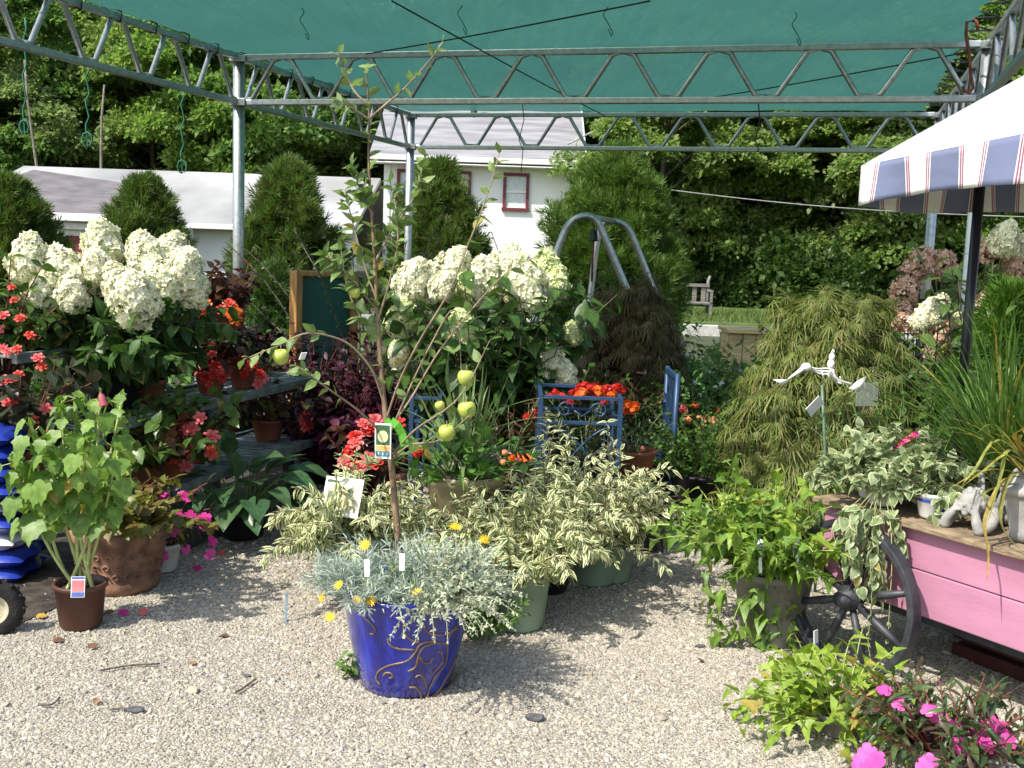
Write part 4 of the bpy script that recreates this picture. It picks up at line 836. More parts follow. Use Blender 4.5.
part('scrollwork', mb, terra_d, pt_, world=False); part('soil', soil_mb(.19, .25), solid('soil', (.035, .025, .018), .95), t, world=False)
COLY = leaf_mat('coleus_olive', [(.09, .11, .02), (.17, .19, .035), (.13, .09, .025), (.22, .22, .06)], .3, vein=.2)
mound(t, .26, 40, .34, 1.1, MAPLE, .085, COLY, 5, 2, .9, .2, .25, .1, seed=15, stem_mat=rstem)
loc = G(72, 638); Ya = loc[1] + .09; t = thing('flowering_maple', 'tall flowering maple with lobed light green leaves on bare canes in a small brown pot', 'potted plant', (loc[0], Ya, gz(loc[0], Ya)))
add_pot(t, .098, .082, .185, brownpl, .022, .006); lc = np.array(t.location)
ABU = leaf_mat('abutilon', [(.12, .22, .035), (.17, .29, .05), (.22, .34, .075)], .38, .42, vein=.25)
tops = [(32, 425, 4.05), (62, 400, 4.2), (78, 398, 4.3), (100, 395, 4.2), (122, 398, 4.35), (14, 460, 4.1), (118, 450, 4.1), (45, 440, 4.0), (90, 440, 4.0)]
cane = [(52, 560), (66, 500), (70, 500), (92, 540), (97, 520), (40, 540), (98, 545), (65, 530), (72, 520)]
mb = MB(); r = np.random.default_rng(16); pth = []
for (a, b_, Y), (cx, cy) in zip(tops, cane):
    p0 = np.array([r.normal(0, .03), r.normal(0, .03), .16]); p1 = P(cx, cy, Ya) - lc; p2 = P(a, b_, Y) - lc; tt = np.linspace(0, 1, 12)[:, None]
    path = (1 - tt) ** 2 * p0 + 2 * tt * (1 - tt) * (p1 * 1.3 - .3 * (p0 + p2) / 2) + tt ** 2 * p2; pth.append(path)
pth = np.stack(pth); stem_tubes(mb, pth, .0085, .004, 7); part('cane', mb, ystem, t, world=False)
L_, D_, N_, S_ = leaves_on(pth, 22, 1, .108, 1.15, .15, .58, 1., r, .25, (.5, 1.15), .3); Pst = L_ + D_ * .06 * (S_ / .1)[:, None]; D2 = D_ * .5 + np.array([0, -.1, -.75])
mb = MB(); mb.inst(MAPLE, Pst, D2, D_ + np.array([0, -.35, .35]), S_)
q = stems(14, .02, .2, 1.4, .1, 5, r); L2, D3, N3, S3 = leaves_on(pth[:, 8:], 3, 2, .06, .6, -.2, .7, 1., r); mb.inst(MAPLE, L2, D3, N3, S3); part('foliage', mb, ABU, t, world=False)
mb = MB()
for i in range(len(L_)): mb.tube([L_[i], Pst[i]], .0018, 4, False)
part('leaf_stalk', mb, ystem, t, world=False)
fb = MB(); fb.lathe([(.004, 0), (.03, .12), (.2, .3), (.24, .65), (.3, 1.)], 10); flb = fb.mesh('flower', petal_mat('rose', (.48, .12, .15)))
blooms(t, 'flower', [flb], [(P(100, 391, 4.15) - lc, (.35, -.2, -1), .06)])
card(P(78, 587, Ya - .10), .052, .082, -.2, .15, [(0, .05, .86, .55, tagp), (0, -.36, .9, .22, tagb), (0, .43, .9, .1, tagb)], 'plant_tag', 'small picture tag with pink flower stuck in the brown pot')
# blue bags on the left edge
bagb = solid('blue_plastic_film', (.02, .045, .33), .28, noise=.2, scale=7, bump=.25, bscale=14, spec=.6, col2=(.012, .02, .16)); bagw = solid('white_film', (.72, .74, .74), .3, noise=.08, bump=.2, bscale=14); bagk = solid('dark_film', (.02, .022, .05), .35)
def bag(z, h, mat, label, dx, seed):
    r = np.random.default_rng(seed); nx_, ny_ = 22, 16; u, v = np.meshgrid(np.linspace(-1, 1, nx_), np.linspace(-1, 1, ny_), indexing='ij')
    prof = (np.clip(1 - np.abs(u) ** 5, 0, 1) * np.clip(1 - np.abs(v) ** 4, 0, 1)) ** .5; wv = .08 * np.sin(u * 6 + r.uniform(0, 6)) * np.sin(v * 5 + r.uniform(0, 6)) + .06 * np.sin(u * 15 + v * 11 + r.uniform(0, 6))
    q = P(27, 600, 4.75); cx = q[0] - .27 + dx; cy = 4.85; lx, ly = .27, .19; mb = MB()
    i = (np.arange(nx_ - 1)[:, None] * ny_ + np.arange(ny_ - 1)[None]).ravel(); f = np.stack([i, i + ny_, i + ny_ + 1, i + 1], 1)
    for sg in (1, -1):
        zz = z + h / 2 + sg * (h * .5) * prof * (1 + wv) + sg * .002; X_ = cx + u * lx * (1 - .05 * np.abs(v) ** 3) + .012 * np.sin(v * 7 + seed); Yb = cy + v * ly * (1 - .06 * np.abs(u) ** 3)
        mb.add(np.stack([X_, Yb, zz], -1).reshape(-1, 3), [f if sg > 0 else f[:, ::-1]])
    t = thing('fertilizer_bag', label, 'bag', (cx, cy, z), 'blue bags stacked at the left edge'); part('bag', mb, mat, t)
    if mat is bagb:
        mb = MB(); mb.add(np.array([[cx + a * .1 - .02 + b_ * .09, cy - ly * .985 - .004, z + h * (.36 + .3 * c)] for a, b_, c in ((1, 0, 0), (1, 1, 0), (1, 1, 1), (1, 0, 1))]), [[0, 1, 2, 3]])
        g = MB()
        for k in range(5): g.box((cx + .06 + k * .022, cy - ly * .93, z + h * .55), (.012, .004, h * .28), rx(.0))
        part('printed_band', g, bagw, t, False, bevel=.001)
bl = ['lowest blue bag, on the gravel behind the tyre', 'second blue bag from the bottom of the stack', 'white bag between blue bags low in the stack', 'blue bag just above the white one', 'dark blue-black bag in the middle of the stack', 'blue bag above the dark one, half hidden by leaves', 'blue bag third from the top behind the flowering maple leaves', 'blue bag second from the top of the stack', 'topmost blue bag, under the dark leaved begonia']
zc = .012
for k, (mt, hh) in enumerate(((bagb, .078), (bagb, .08), (bagw, .085), (bagb, .09), (bagk, .07), (bagb, .09), (bagb, .09), (bagb, .085), (bagb, .085))):
    bag(zc, hh, mt, bl[k], [.0, .012, -.02, .005, .02, -.015, -.03, -.04, -.03][k], k + 1); zc += hh * .93
# hand cart whose tyre shows at the left edge
tyre_m = solid('tyre_rubber', (.018, .017, .016), .8, noise=.3, scale=20, bump=.4); cream_m = solid('cream_rim', (.62, .55, .38), .5)
q = P(-7, 632, 4.1); q[2] = .118; hc = thing('hand_cart', 'hand cart with a knobbly black tyre on a cream rim at the left edge', 'hand cart', (q[0], q[1], 0)); ax = nrm(np.array([.35, -1., 0])); 
Rt = np.stack([np.cross(ax, [0, 0, 1.]), np.array([0, 0, 1.]), ax], 1)
def wheel_lathe(prof, seg=40): 
    mb = MB(); mb.lathe(prof, seg); mb.V[-1] = mb.V[-1] @ Rt.T; return mb
for k, off in enumerate((0,)):
    cc = q + np.array([-ax[1] * 0, 0, 0]) - ax * (-off * 1.0 if k else 0)
    mb = wheel_lathe([(.062, -.03), (.09, -.036), (.108, -.028), (.117, -.012), (.117, .012), (.108, .028), (.09, .036), (.062, .03)]); mb.V[-1] += cc
    for j in range(28):
        an = j / 28 * 2 * PI; c_ = np.array([math.cos(an) * .116, math.sin(an) * .116, .012 * (-1) ** j]); mb.box(cc + Rt @ c_, (.009, .012, .03), Rt @ rz(an))
    wt = part('wheel', mb, tyre_m, hc); mb = wheel_lathe([(1e-3, .02), (.02, .022), (.045, .014), (.06, .026), (.064, .026), (.064, -.026), (.045, -.014), (1e-3, -.02)]); mb.V[-1] += cc; part('rim', mb, cream_m, wt)
mb = MB(); mb.tube([q - ax * .02, q - ax * .1, q - ax * .1 + np.array([-.25, 0, .05])], .012, 8); part('axle', mb, bagk, hc)

# ================================================================== CENTRE
def gnd(px, py, back=0.):
    q = G(px, py); s = (q[1] + back) / q[1]; x, y = q[0] * s, q[1] * s; return np.array([x, y, gz(x, y)])
# cobalt pot with silver foliage
loc = gnd(405, 704, .17); pot_z = .37
t = thing('cobalt_planter', 'glazed cobalt blue pot with raised scrolls, full of silver foliage and yellow daisies', 'planter', loc); Yb = loc[1]
cm_, n, b, o = new_mat('cobalt_glaze'); L = n.links; tc = n.nodes.new('ShaderNodeTexCoord'); mp = n.nodes.new('ShaderNodeMapping'); mp.inputs['Scale'].default_value = (9, 9, 1.1); L.new(tc.outputs['Object'], mp.inputs[0])
nz = n.nodes.new('ShaderNodeTexNoise'); nz.inputs['Scale'].default_value = 2.2; nz.inputs['Detail'].default_value = 5; L.new(mp.outputs[0], nz.inputs[0])
r_ = ramp(n, [(.006, .006, .12), (.012, .018, .30), (.02, .06, .55)], [.3, .55, .78]); L.new(nz.outputs[0], r_.inputs[0]); L.new(r_.outputs[0], b.inputs['Base Color']); b.inputs['Roughness'].default_value = .18; b.inputs['Coat Weight'].default_value = .6; b.inputs['Coat Roughness'].default_value = .08
RT, RB = .236, .168
mb = MB(); mb.lathe([(1e-3, .003), (RB - .01, .003), (RB, .012), (RB + (RT - RB) * .55, .18), (RT - .003, pot_z - .03), (RT + .004, pot_z - .018), (RT + .006, pot_z - .005), (RT, pot_z), (RT - .014, pot_z - .003), (RT - .022, pot_z - .06)], 56); pt_ = part('pot', mb, cm_, t, world=False)
def potr(z): return np.interp(z, [.012, .18, pot_z - .03], [RB, RB + (RT - RB) * .55, RT - .003]) + .0008
scroll_m = solid('ochre_scroll', (.20, .13, .06), .35, noise=.2, scale=30); mb = MB()
def potpt(px, py):
    # pixel on the front of the pot
    d = ray(px, py); z = .2
    for _ in range(12):
        rr_ = potr(z); o_ = CAM - loc; A = d[0] ** 2 + d[1] ** 2; Bq = 2 * (o_[0] * d[0] + o_[1] * d[1]); C_ = o_[0] ** 2 + o_[1] ** 2 - rr_ ** 2; disc = max(0, Bq * Bq - 4 * A * C_); s = (-Bq - disc ** .5) / 2 / A; p = o_ + d * s; z = float(np.clip(p[2], .01, pot_z - .02))
    return p
def zp(a): return [(260 + x * .293, 500 + y * .293) for x, y in a]
curves = [[(335, 375), (350, 395), (378, 420), (393, 440), (388, 458), (375, 455)], [(437, 468), (440, 490), (470, 507), (528, 512)], [(490, 415), (492, 450), (515, 478), (545, 487)], [(410, 630), (397, 610), (405, 585), (440, 565), (500, 550), (530, 520), (545, 495), (575, 485), (610, 488)],
          [(440, 608), (452, 605), (448, 592), (430, 590), (420, 600)], [(505, 585), (530, 570), (540, 535), (555, 505), (590, 490), (630, 490), (640, 515), (632, 560), (600, 600), (580, 640), (570, 680)], [(545, 535), (560, 555), (580, 555), (590, 535)], [(600, 520), (612, 515), (622, 530), (620, 555), (590, 590)],
          [(530, 605), (545, 598), (560, 610), (568, 640)], [(510, 640), (530, 640), (548, 660), (552, 685)], [(575, 680), (610, 650), (640, 600), (670, 540), (692, 490)], [(560, 430), (570, 450), (600, 462), (640, 455), (670, 430)], [(640, 480), (655, 450), (690, 430)], [(600, 655), (640, 640), (670, 600), (690, 560)]]
for c in curves: mb.tube([potpt(*q) for q in smooth(zp(c), 5) if q[0] < 459], .0035, 6)
back_ = MB()
# the scrolls go on round the side the photo does not show
for k in range(5):
    a0 = .6 + k * .55; pts = []
    for s in range(14): th = s / 13 * 4.6; ra = .07 * (1 - s / 20); z = .19 + .02 * (-1) ** k + ra * math.sin(th); rr_ = potr(z); aa = a0 + ra * math.cos(th) / rr_; pts.append([rr_ * math.cos(aa), rr_ * math.sin(aa), z])
    mb.tube(pts, .0035, 6)
part('scrollwork', mb, scroll_m, pt_, world=False); part('soil', soil_mb(RT - .02, pot_z - .04), MATS['soil'], t, world=False)
SIL = leaf_mat('silver_leaf', [(.26, .33, .25), (.36, .43, .35), (.46, .52, .45)], .2, .7, vein=0); SIL2 = leaf_mat('grey_wiry', [(.30, .36, .24), (.40, .44, .30), (.50, .50, .34)], .2, .7, vein=0)
r = np.random.default_rng(17); mb = MB()
for cx, cy, R0, nt_, hh in ((-.17, -.04, .12, 26, .17), (-.05, .03, .13, 34, .24), (.06, -.02, .12, 28, .2), (-.10, -.15, .10, 22, .1), (.02, -.14, .10, 20, .1), (.14, .03, .12, 26, .2), (-.24, .02, .1, 18, .1), (.2, -.06, .11, 18, .14)):
    ps = stems(nt_, R0 * .7, hh, 1.0, .1, 7, r) + np.array([cx, cy, pot_z - .03]); mb.inst(NARROW, *leaves_on(ps, 9, 3, .062, .65, .0, .15, 1., r, .5))
part('silver_foliage', mb, SIL, t, world=False)
mb = MB(); st = MB()
for cx, cy, n_, hh, az in ((.10, -.12, 50, .31, (-1.9, .3)), (.13, 0, 40, .22, (-1.2, 1.2)), (.06, .08, 24, .22, (-.5, 2.5))):
    ps = stems(n_, .07, hh, 1.35, .25, 10, r, az=az) + np.array([cx, cy, pot_z - .02]); mb.inst(OV_S, *leaves_on(ps, 16, 2, .024, 1.0, .0, .1, 1., r, .5)); stem_tubes(st, ps, .0016, .0012, 4)
part('wiry_foliage', mb, SIL2, t, world=False); part('wiry_stem', st, SIL2, t, world=False)
mound(t, pot_z - .03, 14, .2, .9, LANCE, .05, leaf_mat('lime_leaf', [(.13, .22, .03), (.18, .28, .05)], .3, vein=.2), 6, 2, seed=21)
pixflowers(t, [FD], [(365, 545, Yb - .14), (339, 585, Yb - .2), (357, 600, Yb - .22), (371, 601, Yb - .24), (417, 592, Yb - .26), (455, 527, Yb + .05), (330, 617, Yb - .16), (484, 540, Yb + .0), (322, 598, Yb - .12)], .022)
for px, py, lab in ((402, 562, 'narrow white plant tag standing in the silver foliage, right one of two'), (367, 568, 'white plant tag half buried in the silver foliage, left one of two')): card(P(px, py, Yb - .14), .018, .06, -.15, .2, [], 'plant_tag', lab)
# weed at the foot
q = gnd(350, 680); t = thing('weed', 'small green weed growing in the gravel beside the cobalt pot', 'weed', q); mound(t, 0, 7, .12, .9, OVATE, .05, leaf_mat('weed_leaf', [(.10, .19, .04), (.14, .25, .05)], .3), 3, 2, r0=.01, seed=22, stem_mat=gstem, sr=.002)

VAR = leaf_mat('variegated_leaf', [(.09, .17, .05), (.14, .23, .07), (.20, .28, .10)], .3, .5, margin=(.76, .73, .44), mstart=.40, vein=0)
VLEAF = leaf_tpl([(0, .012), (.18, .12), (.45, .17), (.75, .11), (1, .006)], .25, .4)
def variegated(px, py, back, lab, n, h, spread, seed, pr=.13, ph=.24, pot=greenpl, lean=(0, 0), ls=.075):
    loc = gnd(px, py, back); t = thing('variegated_weigela', lab, 'shrub', loc, 'variegated shrubs round the blue pot'); add_pot(t, pr, pr * .84, ph, pot, .03, .006)
    r = np.random.default_rng(seed); ps = stems(n, .09, h, spread, .24, 12, r, (.45, 1.)) + np.array([0, 0, ph - .03]); ps = ps + (np.linspace(0, 1, 12)[None, :, None] ** 1.3) * np.array([lean[0], lean[1], 0])
    mb = MB(); mb.inst(VLEAF, *leaves_on(ps, 23, 2, ls * 1.02, .95, .15, .12, 1., r, .45, (.6, 1.15), .3))
    part('foliage', mb, VAR, t, world=False); mb = MB(); stem_tubes(mb, ps, .004, .002); part('stem', mb, bark, t, world=False); return t
variegated(348, 602, .12, 'cream variegated shrub left of the apple trunk, behind the white plant sign', 62, .48, .95, 31, lean=(.04, -.06))
variegated(517, 638, .13, 'cream variegated shrub in the pale green pot right of the cobalt pot', 56, .58, .9, 32, lean=(-.02, .08))
variegated(548, 606, .2, 'cream variegated shrub in the middle of the group, before the blue iron stand', 70, .78, .85, 33, .1, .16, blackpl, lean=(.0, .0))
variegated(592, 590, .11, 'cream variegated shrub at the right end of the group with one tall upright shoot', 54, .46, .8, 34, lean=(-.03, -.02))
# the tall shoots of the right-hand shrub
loc = gnd(612, 585, .05)
t = thing('variegated_weigela', 'single upright cream variegated shoot in front of the blue iron corner post', 'shrub', loc, 'variegated shrubs round the blue pot'); add_pot(t, .1, .08, .18, greenpl)
ends = [(607, 422), (600, 458), (621, 450), (650, 488), (655, 515), (640, 540), (635, 470)]; ps = []
for a, b_ in ends:
    e = P(a, b_, loc[1] - .1) - loc; tt = np.linspace(0, 1, 12)[:, None]; ps.append(np.array([0, 0, .15]) * (1 - tt) + e * tt + np.array([0, 0, .1]) * np.sin(PI * tt) * (abs(e[0]) > .1))
ps = np.stack(ps); r = np.random.default_rng(36); mb = MB(); mb.inst(VLEAF, *leaves_on(ps, 16, 2, .085, 1., .1, .2, 1., r, .4)); part('foliage', mb, VAR, t, world=False); mb = MB(); stem_tubes(mb, ps, .004, .002); part('stem', mb, bark, t, world=False)
# green filler in front of the green pot
loc = gnd(482, 640, .03); t = thing('leafy_plant', 'low bright green leafy plant between the cobalt pot and the pale green pot', 'plant', loc); mound(t, 0, 26, .24, .8, OVATE, .05, leaf_mat('fresh_leaf', [(.08, .16, .025), (.12, .21, .035)], .3), 6, 2, seed=37, stem_mat=gstem)
# blue stake of a sign left of the shrub, plant sign
bluem = solid('blue_iron', (.026, .066, .145), .45, .2, noise=.2, scale=20, bump=.1, col2=(.02, .05, .12))
ps_ = P(342, 497, 4.62); t = card(ps_, .185, .17, -.35, -.35, [(.0, -.06, .86, .62, solid('sign_cream', (.62, .58, .38), .5, noise=.35, scale=30)), (-.25, -.05, .26, .36, solid('sign_leaf', (.10, .17, .09), .5)), (.2, .12, .18, .16, solid('sign_leaf', (.10, .17, .09), .5)), (.12, -.12, .16, .4, solid('sign_pale', (.75, .7, .35), .5)), (-.3, .38, .3, .07, tagd)], 'plant_sign', 'white picture sign of a variegated shrub on a dark stake, left of the apple trunk', 'sign')
mb = MB(); mb.tube([ps_ + [0, .03, -.08], [ps_[0] + .01, ps_[1] + .05, .0]], .006, 6); part('stake', mb, blackpl, t)
# apple tree
loc = gnd(397, 640, .2); Ya = loc[1]; t = thing('apple_tree', 'slender young apple tree with a few green apples in a pale green nursery pot', 'tree', loc)
add_pot(t, .2, .17, .3, greenpl, .03, .008); lc = loc
bark_a = solid('apple_bark', (.23, .15, .09), .75, noise=.3, scale=20, bump=.5, bscale=40, stretch=(2, 2, .6)); bark_b = solid('apple_twig', (.30, .22, .15), .75, noise=.2)
def Q(px, py, dy=0.): return P(px, py, Ya + dy) - lc
trunk = smooth([np.array([0, 0, .26]), Q(398, 540), Q(392, 470), Q(385, 410), Q(379, 340), Q(374, 250), Q(369, 170), Q(369, 115), Q(366, 68)], 5)
mb = MB(); mb.tube(trunk, np.interp(np.linspace(0, 1, len(trunk)), [0, .35, .5, 1], [.0155, .0125, .008, .003]), 10); part('trunk', mb, bark_a, t, world=False)
brs = [[(383, 400, 0), (372, 370, -.05), (350, 345, -.1), (325, 335, -.15), (303, 334, -.2), (280, 345, -.22), (262, 352, -.25), (243, 360, -.28)],
       [(389, 440, 0), (360, 412, -.15), (330, 390, -.25), (310, 375, -.3), (300, 368, -.3)],
       [(386, 420, 0), (400, 380, -.05), (420, 340, -.12), (450, 290, -.18), (468, 245, -.2), (480, 215, -.22), (492, 180, -.22), (500, 150, -.2)],
       [(388, 430, 0), (410, 400, .05), (440, 350, .1), (480, 300, .12), (510, 270, .15), (540, 255, .18)],
       [(392, 455, 0), (415, 430, -.1), (445, 410, -.15), (466, 388, -.18), (490, 340, -.2)],
       [(388, 440, 0), (400, 410, -.02), (428, 350, .0), (455, 310, .03), (462, 380, .05)],
       [(392, 460, 0), (410, 445, -.12), (440, 440, -.2), (470, 415, -.22)],
       [(370, 118, 0), (385, 105, -.02), (405, 88, -.05), (430, 60, -.08), (443, 42, -.08)],
       [(369, 105, 0), (355, 92, 0), (345, 70, .02), (338, 52, .02)], [(370, 120, 0), (352, 108, -.05), (335, 100, -.08)],
       [(377, 300, 0), (366, 270, .02), (352, 220, .03), (345, 190, .05)], [(378, 320, 0), (390, 280, -.04), (398, 235, -.05), (390, 180, -.05)], [(378, 310, 0), (360, 290, -.06), (335, 262, -.1), (322, 255, -.1)], [(376, 260, 0), (392, 230, .02), (415, 195, .02), (425, 155, .02)], [(380, 345, 0), (366, 325, .05), (348, 290, .06), (340, 240, .06)], [(373, 215, 0), (362, 195, -.02), (352, 165, -.03)]]
mb = MB(); bp_ = []
for bq in brs:
    p = smooth([Q(*q) for q in bq], 5); mb.tube(p, np.linspace(.0052, .002, len(p)), 6, False); k = np.linspace(0, len(p) - 1, 12); bp_.append(np.stack([np.interp(k, range(len(p)), p[:, j]) for j in range(3)], 1))
part('branch', mb, bark_b, t, world=False)
APL = leaf_mat('apple_leaf', [(.11, .19, .045), (.16, .25, .07), (.22, .31, .095), (.18, .25, .11)], .36, .45, vein=.25)
r = np.random.default_rng(41); bp_ = np.stack(bp_); kt = np.linspace(0, len(trunk) - 1, 12); tp = np.stack([np.interp(kt, range(len(trunk)), trunk[:, j]) for j in range(3)], 1)[None]
mb = MB()
for grp, nodes, t0, sz in ((bp_[[0, 1]], 12, .4, .075), (bp_[[2]], 12, .6, .08), (bp_[[3, 4, 5, 6]], 12, .3, .07), (bp_[[7, 8, 9]], 9, .4, .066), (bp_[10:], 17, .2, .078), (tp, 26, .42, .066), (tp, 22, .45, .07), (bp_[10:], 12, .4, .07)):
    mb.inst(OVATE, *leaves_on(grp, nodes, 1, sz, .9, .1, t0, 1., r, .5, (.6, 1.15), .2))
part('foliage', mb, APL, t, world=False)
apm, n, b, o = new_mat('apple_skin'); tcn = n.nodes.new('ShaderNodeTexCoord'); nz = n.nodes.new('ShaderNodeTexNoise'); nz.inputs['Scale'].default_value = 18; n.links.new(tcn.outputs['Object'], nz.inputs['Vector']); r_ = ramp(n, [(.34, .42, .07), (.50, .52, .12)], [.35, .7]); n.links.new(nz.outputs[0], r_.inputs[0]); n.links.new(r_.outputs[0], b.inputs['Base Color']); b.inputs['Roughness'].default_value = .35; b.inputs['Subsurface Weight'].default_value = .1
mb = MB(); mb.lathe([(.001, -.80), (.2, -.9), (.42, -.88), (.75, -.6), (.95, -.1), (1, .2), (.9, .6), (.65, .84), (.35, .86), (.12, .7), (.001, .62)], 22); ame = mb.mesh('apple', apm); ms = MB(); ms.tube([(0, 0, .62), (.05, 0, .95), (.12, .02, 1.45)], .05, 6); sme = ms.mesh('stalk', bark_b)
for px, py, dy, s in ((281, 357, -.23, 8), (466, 378, -.16, 8.5), (467, 410, -.18, 9), (447, 433, -.2, 8.5), (355, 293, -.08, 5.5), (440, 406, -.2, 5)):
    a = link('apple', ame, t); a.location = [float(x) for x in Q(px, py, dy)]; a.scale = (s * Ya / F,) * 3; a.rotation_euler = (random.uniform(-.3, .3), random.uniform(-.3, .3), random.uniform(0, 6)); link('stalk', sme, a)
card(P(383, 441, Ya - .07), .068, .148, .05, -.12, [(0, .17, .84, .56, tagd), (0, .13, .66, .34, taga), (0, -.2, .84, .13, tago), (0, -.36, .84, .15, tagt), (-.26, -.36, .08, .08, tagw), (0, -.36, .06, .08, tagw), (.26, -.36, .08, .08, tagw)], 'apple_tag', 'tall picture tag showing a pale apple, tied to the apple trunk')
rb_ = thing('plastic_ribbon', 'bright green plastic ribbon tied round the apple trunk beside the picture tag', 'ribbon', P(392, 425, Ya - .04)); gp = solid('green_ribbon', (.12, .42, .04), .35)
mb = MB(); c = [P(386, 424, Ya - .05), P(391, 421, Ya - .06), P(397, 425, Ya - .06), P(402, 434, Ya - .05), P(405, 446, Ya - .05)]
for k in range(4): mb.bar(np.array(c[k]) - (np.array(c[k + 1]) - c[k]) * .05, c[k + 1], .034, .003, (0, -1, .2))
part('strip', mb, gp, rb_, False)
card(P(303, 356, 4.0), .026, .03, .5, .9, [], 'paper_tag', 'small blank white tag hanging on the left apple branch')
card(P(366, 318, Ya + .2), .05, .03, .1, .4, [], 'paper_tag', 'small blank white tag hanging right of the chalkboard')
# tan planter with geranium and spike
loc = gnd(461, 598, .1); ht = .56; t = thing('tan_planter', 'tall tan planter with bright green geranium and spiky dracaena behind the apple trunk', 'planter', loc); Yt = loc[1]
mb = MB(); mb.lathe([(1e-3, .004), (.12, .004), (.125, .02), (.168, ht - .05), (.178, ht - .045), (.184, ht - .01), (.18, ht), (.168, ht - .003), (.16, ht - .06)], 40); part('pot', mb, tanpl, t, world=False); part('soil', soil_mb(.16, ht - .03), MATS['soil'], t, world=False)
GER = leaf_mat('geranium_leaf', [(.06, .15, .025), (.09, .20, .035), (.12, .24, .05)], .3, .45, vein=.15)
mound(t, ht - .04, 70, .32, 1.15, ROUND, .07, GER, 3, 1, .9, .0, .1, .13, seed=42, stem_mat=gstem, sr=.003)
pixflowers(t, [FB['red']], [(416, 453, Yt - .1), (420, 452, Yt - .12)], .03, 'flower_cluster')
pixflowers(t, [FB['peach'], FB['orange']], [(505, 452, Yt - .2), (512, 458, Yt - .2), (503, 462, Yt - .2)], .022, 'flower_cluster')
def blades(t, paths, w_, mat, name='blade', twist=.0):
    mb = MB()
    for p in paths:
        p = np.array(p); k = len(p); tg = nrm(np.gradient(p, axis=0)); s = np.cross(tg, [0, 0, 1.]); bad = np.linalg.norm(s, axis=1) < .15; s[bad] = [1, .2, 0]; s = nrm(s); u = np.linspace(0, 1, k)
        hw = w_ * np.minimum(1, .55 + u * 2) * np.clip(1 - u ** 3, 0.02, 1); nn = np.cross(s, tg); V = np.stack([p - s * hw[:, None] + nn * hw[:, None] * .35, p, p + s * hw[:, None] + nn * hw[:, None] * .35], 1).reshape(-1, 3); uv = np.stack([np.tile([1, 0, 1.], k), np.repeat(u, 3)], 1)
        i = np.arange(k - 1) * 3; mb.add(V, [np.concatenate([np.stack([i, i + 1, i + 4, i + 3], 1), np.stack([i + 1, i + 2, i + 5, i + 4], 1)])], uv)
    return part(name, mb, mat, t, world=False)
SPK = leaf_mat('spike_leaf', [(.12, .19, .06), (.17, .25, .09), (.22, .29, .12)], .3, .4, vein=.1); r = np.random.default_rng(43); lc = loc
ps = list(stems(18, .03, .62, .5, .08, 12, r) + np.array([0, 0, ht - .02])); ps += list(stems(12, .03, .6, 1.2, .25, 12, r) + np.array([0, 0, ht - .02]))
for e in ([(470, 430), (500, 410), (530, 400), (552, 397)], [(475, 440), (505, 425), (535, 418), (560, 418)], [(445, 440), (420, 400), (398, 370), (370, 350)], [(450, 430), (415, 450), (380, 460), (338, 470)], [(440, 420), (425, 380), (415, 340)], [(455, 420), (447, 380), (450, 340)]):
    ps.append(smooth([np.array([0, 0, ht])] + [P(a, b_, Yt - .05 - .03 * k) - lc for k, (a, b_) in enumerate(e)], 4))
blades(t, ps, .011, SPK, 'spike_leaf')
# coral trumpet flowers
t = thing('potted_fuchsia', 'small plant with orange-red tubular flowers beside the geranium planter', 'plant', gnd(520, 560, .1)); add_pot(t, .09, .07, .2, blackpl); mound(t, .18, 16, .36, .6, OVATE, .06, GER, 6, 2, seed=44, stem_mat=gstem)
tm = MB(); tm.lathe([(.02, 0), (.1, .3), (.14, .7), (.3, 1.)], 8); tme = tm.mesh('flower', ORANGE); lc = np.array(t.location)
blooms(t, 'flower', [tme], [(P(517, 452, 5.2) - lc, (.3, -.4, -.7), .05), (P(521, 453, 5.2) - lc, (.5, -.4, -.8), .05), (P(525, 452, 5.2) - lc, (.6, -.3, -.5), .05)])
# red begonias behind the tag
t = thing('potted_begonia', 'coral red begonia on the ground behind the apple picture tag', 'begonia', P(372, 500, 5.9) * [1, 1, 0]); add_pot(t, .12, .09, .2, terra); mound(t, .18, 24, .46, .6, HEART, .08, BG['bronze'], 5, 2, seed=45, stem_mat=rstem)
pixflowers(t, [FM['pink'], FM['red']], [(364, 424, 5.7), (370, 427, 5.7), (376, 421, 5.7), (352, 447, 5.65), (356, 443, 5.65), (350, 452, 5.65), (345, 462, 5.6), (352, 464, 5.6), (368, 458, 5.6), (374, 463, 5.6), (360, 468, 5.6), (398, 423, 5.7), (366, 433, 5.7), (355, 436, 5.68)], .042)
